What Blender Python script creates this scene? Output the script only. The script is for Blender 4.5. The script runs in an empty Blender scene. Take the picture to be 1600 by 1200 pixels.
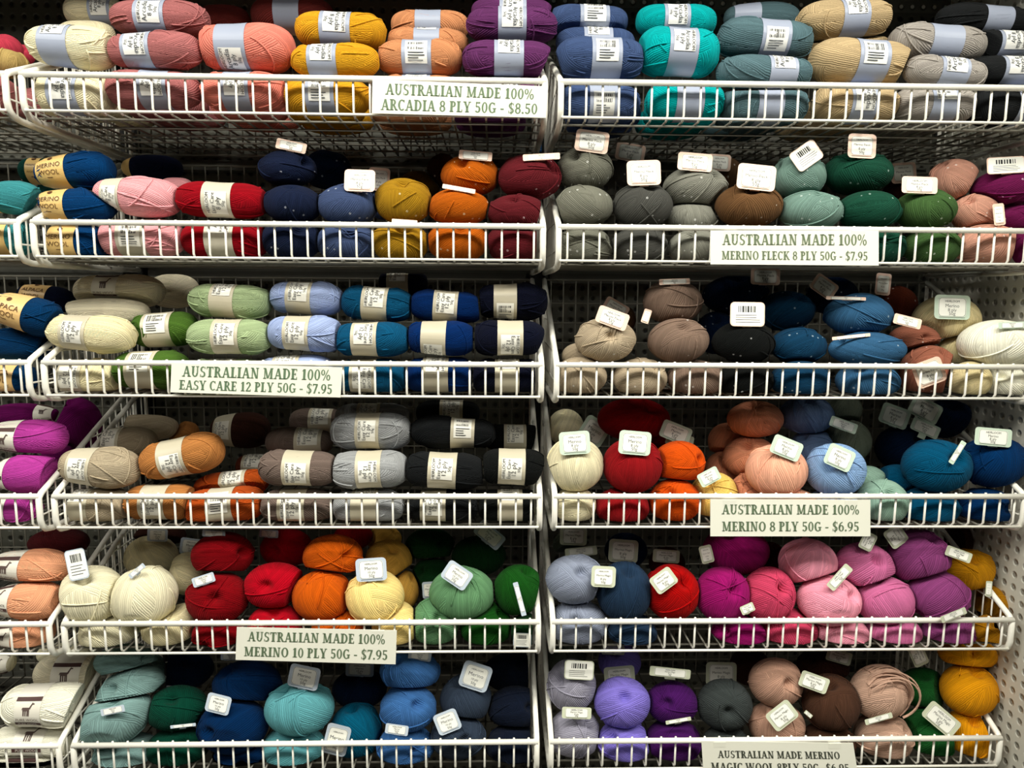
import bpy, math, random
import numpy as np
from mathutils import Matrix, Vector

random.seed(7)
SC = bpy.context.scene
COL = SC.collection
R = math.radians
DG = None

# ------------------------------------------------------------------ camera
CAMP = np.array([-0.0908, -1.2888, 1.5])
PITCH, YAW, ROLL, F = 0.12814, 0.02452, -0.00696, 1115.1
RAIL = [1.8602 - 0.2452 * i for i in range(6)]          # top rail heights of the six rows
W, GAP, DEPTH, HF, RISE = 0.90, 0.0157, 0.36, 0.060, 0.158
BAYX = {'edge': -2 * W - GAP, 'left': -W, 'right': GAP}  # left end of each bay's baskets


def cam_matrix():
    c, s = math.cos(YAW), math.sin(YAW)
    A = np.array([[c, -s, 0], [s, c, 0], [0, 0, 1]])
    c, s = math.cos(PITCH), math.sin(PITCH)
    B = np.array([[1, 0, 0], [0, c, -s], [0, s, c]])
    c, s = math.cos(ROLL), math.sin(ROLL)
    C = np.array([[c, 0, -s], [0, 1, 0], [s, 0, c]])
    return C @ B @ A


M3 = cam_matrix()
cd = bpy.data.cameras.new('camera')
cd.sensor_width = 36.0
cd.lens = F / 1600 * 36
cd.clip_start = 0.05
cam = bpy.data.objects.new('camera', cd)
COL.objects.link(cam)
mw = Matrix.Identity(4)
for r in range(3):
    mw[r][0] = M3[0][r]
    mw[r][1] = M3[2][r]
    mw[r][2] = -M3[1][r]
    mw[r][3] = CAMP[r]
cam.matrix_world = mw
SC.camera = cam


def at(px, py, Y):
    """point on the wall-parallel plane y=Y that the photo shows at (px, py), and metres per pixel there"""
    v = np.array([(px - 800) / F, 1.0, (600 - py) / F])
    d = M3.T @ v
    t = (Y - CAMP[1]) / d[1]
    return CAMP + d * t, t / F


# ------------------------------------------------------------------ materials
MATS = {}


def srgb(c):
    o = []
    for v in c:
        v = v / 255.0
        o.append(v / 12.92 if v <= 0.04045 else ((v + 0.055) / 1.055) ** 2.4)
    return (*o, 1.0)


def mat(name, rgb, rough=0.6, spec=0.3, coat=0.0, metal=0.0, emit=None):
    if name in MATS:
        return MATS[name]
    m = bpy.data.materials.new(name)
    m.use_nodes = True
    b = m.node_tree.nodes['Principled BSDF']
    b.inputs['Base Color'].default_value = srgb(rgb)
    b.inputs['Roughness'].default_value = rough
    b.inputs['Specular IOR Level'].default_value = spec
    b.inputs['Coat Weight'].default_value = coat
    b.inputs['Metallic'].default_value = metal
    if emit:
        b.inputs['Emission Color'].default_value = srgb(rgb)
        b.inputs['Emission Strength'].default_value = emit
    MATS[name] = m
    return m


def N(nt, t, **kw):
    n = nt.nodes.new(t)
    for k, v in kw.items():
        setattr(n, k, v)
    return n


def yarn_mat(name, rgb, fleck=0, sheen=0.015):
    lin = srgb(rgb)
    rgb_l = tuple(v * (0.74 + 0.22 * v) for v in lin[:3]) + (1.0,)
    key = 'wool_' + name + ('_fleck' if fleck else '')
    if key in MATS:
        return MATS[key]
    m = bpy.data.materials.new(key)
    m.use_nodes = True
    nt = m.node_tree
    L = nt.links.new
    b = nt.nodes['Principled BSDF']
    b.inputs['Roughness'].default_value = 0.92
    b.inputs['Specular IOR Level'].default_value = 0.05
    b.inputs['Sheen Weight'].default_value = sheen
    b.inputs['Sheen Roughness'].default_value = 0.6
    uv = N(nt, 'ShaderNodeUVMap', uv_map='strand')
    sep = N(nt, 'ShaderNodeSeparateXYZ')
    L(uv.outputs[0], sep.inputs[0])
    tc = N(nt, 'ShaderNodeTexCoord')
    # wobble so that strands are not ruler straight
    nz = N(nt, 'ShaderNodeTexNoise')
    nz.inputs['Scale'].default_value = 60
    nz.inputs['Detail'].default_value = 2
    L(tc.outputs['Object'], nz.inputs['Vector'])
    wob = N(nt, 'ShaderNodeMath', operation='MULTIPLY_ADD')
    wob.inputs[1].default_value = 0.9
    L(nz.outputs['Fac'], wob.inputs[0])
    L(sep.outputs['X'], wob.inputs[2])
    pp = N(nt, 'ShaderNodeMath', operation='PINGPONG')
    pp.inputs[1].default_value = 0.5
    L(wob.outputs[0], pp.inputs[0])
    sn = N(nt, 'ShaderNodeMath', operation='POWER')
    sn.inputs[1].default_value = 0.55
    L(pp.outputs[0], sn.inputs[0])
    # ply twist across each strand
    tw = N(nt, 'ShaderNodeMath', operation='MULTIPLY_ADD')
    tw.inputs[1].default_value = 1.4
    L(sep.outputs['X'], tw.inputs[0])
    L(sep.outputs['Y'], tw.inputs[2])
    tp = N(nt, 'ShaderNodeMath', operation='PINGPONG')
    tp.inputs[1].default_value = 0.5
    L(tw.outputs[0], tp.inputs[0])
    hsum = N(nt, 'ShaderNodeMath', operation='MULTIPLY_ADD')
    hsum.inputs[1].default_value = 0.22
    L(tp.outputs[0], hsum.inputs[0])
    L(sn.outputs[0], hsum.inputs[2])
    bp = N(nt, 'ShaderNodeBump')
    bp.inputs['Strength'].default_value = 0.7
    bp.inputs['Distance'].default_value = 0.0022
    L(hsum.outputs[0], bp.inputs['Height'])
    L(bp.outputs[0], b.inputs['Normal'])
    # dye differs a little from strand to strand
    fl = N(nt, 'ShaderNodeMath', operation='FLOOR')
    L(wob.outputs[0], fl.inputs[0])
    wn = N(nt, 'ShaderNodeTexWhiteNoise', noise_dimensions='1D')
    L(fl.outputs[0], wn.inputs['W'])
    hsv = N(nt, 'ShaderNodeHueSaturation')
    hsv.inputs['Color'].default_value = rgb_l
    mr = N(nt, 'ShaderNodeMapRange')
    mr.inputs['To Min'].default_value = 0.84
    mr.inputs['To Max'].default_value = 1.10
    L(wn.outputs['Value'], mr.inputs['Value'])
    L(mr.outputs[0], hsv.inputs['Value'])
    out = hsv.outputs[0]
    if fleck:
        vo = N(nt, 'ShaderNodeTexVoronoi')
        vo.inputs['Scale'].default_value = 75
        L(tc.outputs['Object'], vo.inputs['Vector'])
        lt = N(nt, 'ShaderNodeMath', operation='LESS_THAN')
        lt.inputs[1].default_value = 0.16
        L(vo.outputs['Distance'], lt.inputs[0])
        sp = N(nt, 'ShaderNodeSeparateColor')
        L(vo.outputs['Color'], sp.inputs[0])
        g = N(nt, 'ShaderNodeMath', operation='GREATER_THAN')
        g.inputs[1].default_value = 0.80
        L(sp.outputs[0], g.inputs[0])
        mu = N(nt, 'ShaderNodeMath', operation='MULTIPLY')
        L(lt.outputs[0], mu.inputs[0])
        L(g.outputs[0], mu.inputs[1])
        mx = N(nt, 'ShaderNodeMix', data_type='RGBA')
        mx.inputs['B'].default_value = srgb([min(255, v * 0.45 + 125) for v in rgb])
        L(mu.outputs[0], mx.inputs['Factor'])
        L(out, mx.inputs['A'])
        out = mx.outputs['Result']
    L(out, b.inputs['Base Color'])
    MATS[key] = m
    return m


def pegboard(name, axis, base, hole, white=False):
    m = bpy.data.materials.new(name)
    m.use_nodes = True
    nt = m.node_tree
    L = nt.links.new
    b = nt.nodes['Principled BSDF']
    b.inputs['Roughness'].default_value = 0.55
    g = N(nt, 'ShaderNodeNewGeometry')
    sep = N(nt, 'ShaderNodeSeparateXYZ')
    L(g.outputs['Position'], sep.inputs[0])
    outs = []
    for a in axis:
        k = N(nt, 'ShaderNodeMath', operation='MULTIPLY')
        k.inputs[1].default_value = 1 / 0.0254
        L(sep.outputs[a], k.inputs[0])
        fr = N(nt, 'ShaderNodeMath', operation='FRACT')
        L(k.outputs[0], fr.inputs[0])
        su = N(nt, 'ShaderNodeMath', operation='SUBTRACT')
        su.inputs[1].default_value = 0.5
        L(fr.outputs[0], su.inputs[0])
        sq = N(nt, 'ShaderNodeMath', operation='POWER')
        sq.inputs[1].default_value = 2
        L(su.outputs[0], sq.inputs[0])
        outs.append(sq)
    ad = N(nt, 'ShaderNodeMath', operation='ADD')
    L(outs[0].outputs[0], ad.inputs[0])
    L(outs[1].outputs[0], ad.inputs[1])
    rt = N(nt, 'ShaderNodeMath', operation='SQRT')
    L(ad.outputs[0], rt.inputs[0])
    mr = N(nt, 'ShaderNodeMapRange')
    mr.inputs['From Min'].default_value = 0.15
    mr.inputs['From Max'].default_value = 0.19
    L(rt.outputs[0], mr.inputs['Value'])
    mx = N(nt, 'ShaderNodeMix', data_type='RGBA')
    mx.inputs['A'].default_value = srgb(hole)
    mx.inputs['B'].default_value = srgb(base)
    L(mr.outputs[0], mx.inputs['Factor'])
    L(mx.outputs['Result'], b.inputs['Base Color'])
    mr2 = N(nt, 'ShaderNodeMapRange')
    mr2.inputs['From Min'].default_value = 0.13
    mr2.inputs['From Max'].default_value = 0.30
    L(rt.outputs[0], mr2.inputs['Value'])
    bp = N(nt, 'ShaderNodeBump')
    bp.inputs['Distance'].default_value = 0.004
    L(mr2.outputs[0], bp.inputs['Height'])
    L(bp.outputs[0], b.inputs['Normal'])
    return m


# ------------------------------------------------------------------ mesh helpers
def link(name, me, m, parent=None):
    o = bpy.data.objects.new(name, me)
    COL.objects.link(o)
    if m is not None and len(me.materials) == 0:
        for x in (m if isinstance(m, (list, tuple)) else [m]):
            me.materials.append(x)
    if parent is not None:
        o.parent = parent
    return o


def tag(o, label=None, cat=None, group=None, kind=None):
    if label:
        o['label'] = label
    if cat:
        o['category'] = cat
    if group:
        o['group'] = group
    if kind:
        o['kind'] = kind
    return o


def empty(name, loc):
    o = bpy.data.objects.new(name, None)
    o.empty_display_size = 0.03
    o.location = loc
    COL.objects.link(o)
    return o


class MB:
    def __init__(s):
        s.v, s.f, s.mi, s.m = [], [], [], 0

    def box(s, x0, y0, z0, x1, y1, z1):
        b = len(s.v)
        s.v += [(x, y, z) for x in (x0, x1) for y in (y0, y1) for z in (z0, z1)]
        for q in ((0, 1, 3, 2), (4, 6, 7, 5), (0, 4, 5, 1), (2, 3, 7, 6), (0, 2, 6, 4), (1, 5, 7, 3)):
            s.f.append(tuple(b + i for i in q))
            s.mi.append(s.m)

    def tube(s, pts, r, n=6, flat=1.0):
        pts = [Vector(p) for p in pts]
        b = len(s.v)
        k = len(pts)
        for i, p in enumerate(pts):
            t = (pts[min(i + 1, k - 1)] - pts[max(i - 1, 0)]).normalized()
            a = Vector((1, 0, 0)) if abs(t.x) < 0.8 else Vector((0, 1, 0))
            u = t.cross(a).normalized()
            w = t.cross(u).normalized()
            for j in range(n):
                q = 2 * math.pi * (j + 0.5) / n
                s.v.append(tuple(p + u * (r * math.cos(q)) + w * (r * flat * math.sin(q))))
        for i in range(k - 1):
            for j in range(n):
                j2 = (j + 1) % n
                s.f.append((b + i * n + j, b + i * n + j2, b + (i + 1) * n + j2, b + (i + 1) * n + j))
                s.mi.append(s.m)
        s.f.append(tuple(b + j for j in reversed(range(n))))
        s.f.append(tuple(b + (k - 1) * n + j for j in range(n)))
        s.mi += [s.m, s.m]

    def poly(s, pts):
        b = len(s.v)
        s.v += [tuple(p) for p in pts]
        s.f.append(tuple(range(b, b + len(pts))))
        s.mi.append(s.m)

    def mesh(s, name, smooth=False):
        me = bpy.data.meshes.new(name)
        me.from_pydata(s.v, [], s.f)
        me.polygons.foreach_set('material_index', s.mi)
        if smooth:
            me.polygons.foreach_set('use_smooth', [True] * len(s.f))
        me.update()
        return me

    def build(s, name, m, parent=None, smooth=False):
        return link(name, s.mesh(name, smooth), m, parent)


TEXTS = {}


def text2d(body, size=1.0):
    """flat vertices / polygons of a line of text in the built-in font, centred"""
    if body not in TEXTS:
        c = bpy.data.curves.new('t', 'FONT')
        c.body = body
        c.resolution_u = 2
        c.align_x = 'CENTER'
        c.align_y = 'CENTER'
        o = bpy.data.objects.new('t', c)
        COL.objects.link(o)
        dg = bpy.context.evaluated_depsgraph_get()
        me = bpy.data.meshes.new_from_object(o.evaluated_get(dg))
        v = [(p.co.x, p.co.y) for p in me.vertices]
        f = [tuple(p.vertices) for p in me.polygons]
        bpy.data.objects.remove(o)
        bpy.data.curves.remove(c)
        bpy.data.meshes.remove(me)
        TEXTS[body] = (v, f)
    v, f = TEXTS[body]
    return [(x * size, y * size) for x, y in v], f


# ------------------------------------------------------------------ serif lettering for the price cards
def glyphs():
    T, t = 0.235, 0.135
    G = {}

    def q(*p):
        return [list(p)]

    def rect(a, b, c, d):
        return [[(a, b), (c, b), (c, d), (a, d)]]

    def ser(cx, y, w=0.34):
        return rect(cx - w / 2, y, cx + w / 2, y + 0.085)

    def vs(cx, y0=0, y1=1, w=T, s0=True, s1=True, sw=0.40):
        o = rect(cx - w / 2, y0, cx + w / 2, y1)
        if s0:
            o += ser(cx, y0, sw)
        if s1:
            o += ser(cx, y1 - 0.075, sw)
        return o

    def dg(x0, y0, x1, y1, w):
        return [[(x0 - w / 2, y0), (x0 + w / 2, y0), (x1 + w / 2, y1), (x1 - w / 2, y1)]]

    def arc(cx, cy, rx, ry, a0, a1, th=T, tn=t, n=16):
        o = []
        pt = lambda a, k: (cx + (rx - k * th) * math.cos(R(a)), cy + (ry - k * tn) * math.sin(R(a)))
        n = max(4, int(n * abs(a1 - a0) / 180))
        for i in range(n):
            a, b = a0 + (a1 - a0) * i / n, a0 + (a1 - a0) * (i + 1) / n
            o.append([pt(a, 0), pt(b, 0), pt(b, 1), pt(a, 1)])
        return o
    G['A'] = (.86, dg(.16, 0, .42, 1, .11) + dg(.70, 0, .44, 1, .20) + rect(.24, .28, .62, .37) + ser(.14, 0, .30) + ser(.71, 0, .34))
    G['U'] = (.86, rect(.12, .35, .32, 1) + rect(.60, .35, .71, 1) + ser(.22, .925) + ser(.655, .925, .30) + arc(.415, .37, .295, .38, 180, 360, .16, .12))
    G['S'] = (.66, arc(.33, .735, .25, .275, 50, 270, .16, .11) + arc(.33, .265, .27, .275, -130, 90, .17, .11) + rect(.50, .76, .57, .98) + rect(.07, .02, .14, .26))
    G['T'] = (.76, vs(.38, s1=False) + rect(.04, .90, .72, 1) + rect(.04, .74, .11, .95) + rect(.65, .74, .72, .95))
    P = vs(.22) + arc(.36, .73, .28, .27, -90, 90, .19, .09) + rect(.22, .91, .36, 1) + rect(.22, .46, .36, .55)
    G['P'] = (.70, P)
    G['R'] = (.80, P + dg(.68, 0, .42, .5, .20) + ser(.70, 0, .26))
    G['L'] = (.66, vs(.22) + rect(.22, 0, .60, .09) + rect(.53, 0, .60, .27))
    G['I'] = (.46, vs(.23))
    G['N'] = (.92, rect(.16, 0, .27, 1) + rect(.66, 0, .77, 1) + dg(.66, 0, .24, 1, .20) + ser(.20, 0, .30) + ser(.17, .925, .26) + ser(.72, .925, .30))
    G['M'] = (1.10, rect(.15, 0, .25, 1) + rect(.76, 0, .96, 1) + dg(.50, .05, .24, 1, .18) + dg(.54, .05, .82, 1, .11) + ser(.20, 0, .30) + ser(.86, 0, .34) + ser(.17, .925, .26) + ser(.89, .925, .30))
    G['D'] = (.84, vs(.22) + arc(.36, .5, .42, .5, -90, 90, .20, .09) + rect(.22, .91, .36, 1) + rect(.22, 0, .36, .09))
    E = vs(.22) + rect(.22, .91, .62, 1) + rect(.22, .46, .50, .55) + rect(.55, .76, .62, 1) + rect(.45, .38, .51, .63)
    G['E'] = (.70, E + rect(.22, 0, .64, .09) + rect(.57, 0, .64, .25))
    G['F'] = (.66, E)
    G['C'] = (.74, arc(.42, .5, .37, .51, 48, 312, .20, .10) + rect(.61, .72, .68, .98))
    G['G'] = (.84, arc(.42, .5, .37, .51, 48, 300, .20, .10) + rect(.61, .72, .68, .98) + rect(.56, .06, .74, .40) + ser(.64, .38, .36))
    G['Y'] = (.80, vs(.41, 0, .5, s1=False) + dg(.40, .42, .17, 1, .20) + dg(.43, .42, .66, 1, .10) + ser(.17, .925, .32) + ser(.66, .925, .26))
    G['O'] = (.86, arc(.43, .5, .38, .515, 0, 360, .20, .09))
    G['W'] = (1.20, dg(.34, 0, .14, 1, .19) + dg(.38, 0, .58, 1, .10) + dg(.80, 0, .60, 1, .19) + dg(.84, 0, 1.03, 1, .10) + ser(.14, .925, .3) + ser(.60, .925, .3) + ser(1.03, .925, .24))
    G['K'] = (.86, vs(.22) + dg(.32, .42, .66, 1, .11) + dg(.72, 0, .40, .56, .20) + ser(.66, .925, .28) + ser(.73, 0, .28))
    G['0'] = (.68, arc(.34, .5, .29, .51, 0, 360, .17, .09))
    G['1'] = (.60, vs(.32, s1=False, sw=.46) + dg(.14, .80, .30, .98, .12))
    G['2'] = (.66, arc(.32, .71, .27, .29, -20, 170, .18, .10) + dg(.12, .06, .50, .66, .15) + rect(.06, 0, .60, .12) + rect(.54, 0, .60, .24))
    G['5'] = (.66, rect(.13, .88, .56, 1) + rect(.13, .52, .23, 1) + arc(.31, .31, .29, .32, -150, 125, .19, .10))
    G['6'] = (.68, arc(.34, .33, .29, .34, 0, 360, .17, .09) + arc(.50, .40, .45, .60, 92, 190, .17, .09))
    G['7'] = (.64, rect(.06, .87, .60, 1) + dg(.24, 0, .53, .92, .18) + rect(.06, .74, .12, .95))
    G['8'] = (.68, arc(.34, .745, .255, .265, 0, 360, .16, .09) + arc(.34, .275, .295, .285, 0, 360, .17, .09))
    G['9'] = (.68, arc(.34, .67, .29, .34, 0, 360, .17, .09) + arc(.18, .60, .45, .60, -88, 10, .17, .09))
    G['%'] = (1.02, arc(.24, .73, .20, .27, 0, 360, .12, .08) + arc(.78, .27, .20, .27, 0, 360, .12, .08) + dg(.30, 0, .74, 1, .09))
    G['$'] = (.66, G['S'][1] + rect(.30, -.12, .37, 1.12))
    G['-'] = (.46, rect(.06, .33, .40, .45))
    G['.'] = (.30, arc(.15, .09, .10, .10, 0, 360, .10, .10))
    G[' '] = (.34, [])
    return G


GL = glyphs()


def serif_line(body):
    x, out = 0.0, []
    for ch in body:
        adv, pl = GL[ch]
        for p in pl:
            out.append([(a + x, b) for a, b in p])
        x += adv
    return out, x

# ------------------------------------------------------------------ wool
def unit(v):
    v = np.asarray(v, float)
    return v / np.linalg.norm(v)


def rotm(ax, a):
    return np.array(Matrix.Rotation(a, 3, Vector(ax)))


class Wool:
    """one ball or banded skein: an outline ellipsoid wound with overlapping bundles of strands"""

    def __init__(s, kind, x, y, w, h, rot, Y, seed, strand=0.075, depth=None, hole=None, messy=False):
        s.kind, s.rng = kind, np.random.default_rng(seed)
        s.px, s.pw = x, w
        s.c, mpp = at(x, y, Y)
        s.mpp = mpp
        a, c = w * mpp / 2 * 0.985, h * mpp / 2 * 0.985
        b = depth if depth else (c * 1.08 if kind == 'S' else 0.45 * (a + c))
        s.ax = np.array([a, b, c])
        s.rot = rotm((0, 1, 0), R(rot))           # clockwise in the picture
        s.strand, s.messy = strand, messy
        s.band = None
        s.planes = []
        if kind == 'B':
            tilt = hole if hole else (s.rng.normal(35, 22), s.rng.normal(0, 28))
            s.Rp = rotm((1, 0, 0), R(tilt[0])) @ rotm((0, 1, 0), R(tilt[1])) @ rotm((0, 0, 1), s.rng.uniform(0, 6.28))
        else:
            s.Rp = np.eye(3)
        s.bundles()

    def bundles(s):
        g = s.rng
        n = 20 if s.kind == 'B' else 18
        s.bx, s.bw, s.bt = [], [], []
        for k in range(n):
            az = g.uniform(0, 2 * math.pi)
            if s.kind == 'B':
                el = g.normal(0, 0.26)
                a = np.array([math.cos(az) * math.cos(el), math.sin(az) * math.cos(el), math.sin(el)])
            else:
                el = g.normal(0, 0.42)
                a = np.array([math.sin(el), math.cos(az) * math.cos(el), math.sin(az) * math.cos(el)])
            s.bx.append(a)
            s.bw.append(g.uniform(0.16, 0.42))
            s.bt.append(g.uniform(0.010, 0.022))
        e = []
        for a in s.bx:
            e1 = unit(np.cross(a, [0.3, 0.5, 0.8]))
            e.append((e1, np.cross(a, e1)))
        s.be = e

    def pattern(s, n):
        idx = np.full(len(n), 0)
        h = np.zeros(len(n))
        for k, a in enumerate(s.bx):
            d = n @ a
            w = math.sin(s.bw[k])
            m = np.abs(d) < w
            if k == 0:
                m[:] = True
            prof = np.sqrt(np.clip(1 - (d / w) ** 6, 0, 1))
            h = np.where(m, 0.5 * h + s.bt[k] * prof, h)
            idx[m] = k
        return idx, h

    def shape(s, n, h):
        """unit directions + relief -> world points"""
        if s.kind == 'B':
            rho = np.sqrt(np.clip(1 - n[:, 2] ** 2, 0, 1))
            u = n * (1 + h)[:, None]
            u[:, 2] *= 1 - 0.34 * np.exp(-(rho / 0.20) ** 2)
            u = u @ s.Rp.T
        else:
            nx = n[:, 0]
            rho = np.sqrt(np.clip(1 - nx ** 2, 1e-12, 1))
            x = np.sign(nx) * np.abs(nx) ** 0.80
            rad = rho ** 0.70
            if s.band:
                xm, hw = s.band['xm'], s.band['hw']
                gmask = np.exp(-(((x - xm) / (hw * 1.15)) ** 6))
                rad = rad * (1 - 0.13 * np.exp(-((x - xm) / (hw + 0.16)) ** 2))
                h = h * (1 - 0.92 * gmask)
            rad = rad * (1 + h)
            u = np.stack([x * (1 + 0.3 * h), n[:, 1] / rho * rad, n[:, 2] / rho * rad], 1)
        return (u * s.ax) @ s.rot.T + s.c

    def skin(s, x, ang, lift):
        """point on a skein at lengthwise x (-1..1) and angle round it (0 = towards the aisle, + = up), lift in metres"""
        x = np.clip(np.asarray(x, float), -0.97, 0.97)
        ang = np.asarray(ang, float)
        nx = np.sign(x) * np.abs(x) ** (1 / 0.80)
        rad = np.sqrt(1 - nx ** 2) ** 0.70
        xm, hw = s.band['xm'], s.band['hw']
        rad = rad * (1 - 0.13 * np.exp(-((x - xm) / (hw + 0.16)) ** 2)) * 1.012 + lift / s.ax[2]
        u = np.stack([x, -np.cos(ang) * rad, np.sin(ang) * rad], -1)
        return (u * s.ax) @ s.rot.T + s.c

    def raw(s, NU, NV):
        th = np.linspace(0, math.pi, NV + 1)
        th = th + 0.0
        ph = np.arange(NU) * 2 * math.pi / NU
        T, P = np.meshgrid(th, ph, indexing='ij')
        st, ct = np.sin(T).ravel(), np.cos(T).ravel()
        cp, sp = np.cos(P).ravel(), np.sin(P).ravel()
        n = np.stack([ct, st * cp, st * sp], 1) if s.kind == 'S' else np.stack([st * cp, st * sp, ct], 1)
        idx, h = s.pattern(n)
        s.n = n
        s.NU, s.NV = NU, NV
        s.verts = s.shape(n, h)
        i = np.arange(NV)[:, None] * NU
        j = np.arange(NU)[None, :]
        j2 = (j + 1) % NU
        s.faces = np.stack([i + j, i + NU + j, i + NU + j2, i + j2], -1).reshape(-1, 4)
        if s.kind == 'S':
            s.faces = s.faces[:, ::1]
        # strand coordinates, one bundle per face
        fc = n[s.faces].mean(1)
        fc /= np.maximum(np.linalg.norm(fc, axis=1), 1e-9)[:, None]
        fi, _ = s.pattern(fc)
        A = np.array(s.bx)[fi]
        E1 = np.array([e[0] for e in s.be])[fi]
        E2 = np.array([e[1] for e in s.be])[fi]
        c = n[s.faces]
        sx = np.arcsin(np.clip(np.einsum('fkj,fj->fk', c, A), -1, 1)) / s.strand + fi[:, None] * 7.37
        a1 = np.einsum('fkj,fj->fk', c, E1)
        a2 = np.einsum('fkj,fj->fk', c, E2)
        # unwrap the along-strand angle relative to the face centre
        f1, f2 = np.einsum('fj,fj->f', fc, E1), np.einsum('fj,fj->f', fc, E2)
        base = np.arctan2(f2, f1)
        dl = np.arctan2(a2 * np.cos(base)[:, None] - a1 * np.sin(base)[:, None], a1 * np.cos(base)[:, None] + a2 * np.sin(base)[:, None])
        sy = (base[:, None] + dl) / 0.07
        s.uv = np.stack([sx, sy], -1)

    def support(s, n):
        return float(((s.verts - s.c) @ n).max())

    def add_strands(s, count, r=0.0013):
        """a few loose strands that cross the winding"""
        g = s.rng
        vs, fs = [], []
        base = len(s.verts)
        k, m = 22, 5
        for q in range(count):
            az = g.uniform(0, 6.28)
            if s.kind == 'B':
                el = g.normal(0, 0.45)
                a = np.array([math.cos(az) * math.cos(el), math.sin(az) * math.cos(el), math.sin(el)])
            else:
                el = g.normal(0, 0.5)
                a = np.array([math.sin(el), math.cos(az) * math.cos(el), math.sin(az) * math.cos(el)])
            e1 = unit(np.cross(a, g.normal(size=3)))
            e2 = np.cross(a, e1)
            L = g.uniform(1.2, 3.0)
            t = np.linspace(-L / 2, L / 2, k)
            off = g.uniform(-0.3, 0.3)
            n = np.cos(t)[:, None] * e1 + np.sin(t)[:, None] * e2 + (off * (1 + 0.15 * np.sin(t * 2 + az)))[:, None] * a
            n /= np.linalg.norm(n, axis=1)[:, None]
            h = s.pattern(n)[1] + 0.018 - 0.16 * np.clip((np.abs(np.linspace(-1, 1, k)) - 0.72) / 0.28, 0, 1) ** 2
            if s.kind == 'S' and s.band:
                x = np.sign(n[:, 0]) * np.abs(n[:, 0]) ** 0.8
                near = np.abs(x - s.band['xm']) < s.band['hw'] * 1.25
                h = np.where(near, -0.10, h)
            p = s.shape(n, h)
            vs.append(tube_ring(p, r, m))
        if s.messy:
            for q in range(22):
                a0 = g.uniform(0.15, 0.75)
                t = np.linspace(0, 1, k)
                sw = g.uniform(0.75, 1.15)
                # loops that slipped off the top and hang over the right-hand side
                ang = 2.35 - t * (2.35 + g.uniform(0.2, 0.9))
                rad = 0.93 + g.uniform(.08, .40) * np.sin(math.pi * t) ** 1.2 * sw
                yy = -0.95 + 1.5 * a0 - 0.25 * np.sin(t * 3 + q)
                u = np.stack([np.cos(ang) * rad * 1.02, yy * np.ones(k), np.sin(ang) * rad], 1)
                p = (u * s.ax) @ s.rot.T + s.c
                vs.append(tube_ring(p, 0.0017, m))
        if not vs:
            return
        nb = sum(len(v) for v in vs)
        for v in vs:
            kk = len(v) // m
            i = np.arange(kk - 1)[:, None] * m
            j = np.arange(m)[None, :]
            j2 = (j + 1) % m
            fs.append(base + np.stack([i + j, i + j2, i + m + j2, i + m + j], -1).reshape(-1, 4))
            base += len(v)
        fs = np.concatenate(fs)
        s.verts = np.concatenate([s.verts] + vs)
        s.faces = np.concatenate([s.faces, fs])
        u = np.zeros((len(fs), 4, 2))
        u[:, :, 0] = 0.5
        s.uv = np.concatenate([s.uv, u])

    def clamp(s, v, eps):
        v = v.copy()
        for _ in range(3):
            for n, t in s.planes:
                d = v @ n - (t - eps)
                m = d > 0
                if m.any():
                    v[m] -= d[m][:, None] * n
        return v

    def front(s, p):
        """depth of the front surface under world point p seen straight on, or None"""
        l = (p - s.c) @ s.rot
        q = (l[0] / s.ax[0] / 1.07) ** 2 + (l[2] / s.ax[2] / 1.07) ** 2
        if q >= 0.995:
            return None
        return s.c[1] - s.ax[1] * 1.07 * math.sqrt(1 - q)

    def mesh(s, name, origin):
        v = s.clamp(s.verts, 0.0016) - origin
        me = bpy.data.meshes.new(name)
        nf = len(s.faces)
        me.vertices.add(len(v))
        me.vertices.foreach_set('co', v.astype(np.float32).ravel())
        me.loops.add(nf * 4)
        me.loops.foreach_set('vertex_index', s.faces.astype(np.int32).ravel())
        me.polygons.add(nf)
        me.polygons.foreach_set('loop_start', np.arange(0, nf * 4, 4, dtype=np.int32))
        me.polygons.foreach_set('use_smooth', np.ones(nf, dtype=bool))
        lay = me.uv_layers.new(name='strand')
        lay.data.foreach_set('uv', s.uv.astype(np.float32).ravel())
        me.update(calc_edges=True)
        me.validate()
        return me


def tube_ring(p, r, m):
    t = np.gradient(p, axis=0)
    t /= np.maximum(np.linalg.norm(t, axis=1), 1e-9)[:, None]
    up = np.array([0.31, 0.53, 0.79])
    a = np.cross(t, up)
    a /= np.maximum(np.linalg.norm(a, axis=1), 1e-9)[:, None]
    b = np.cross(t, a)
    q = 2 * math.pi * np.arange(m) / m
    return (p[:, None, :] + r * (np.cos(q)[None, :, None] * a[:, None, :] + np.sin(q)[None, :, None] * b[:, None, :])).reshape(-1, 3)


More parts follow.
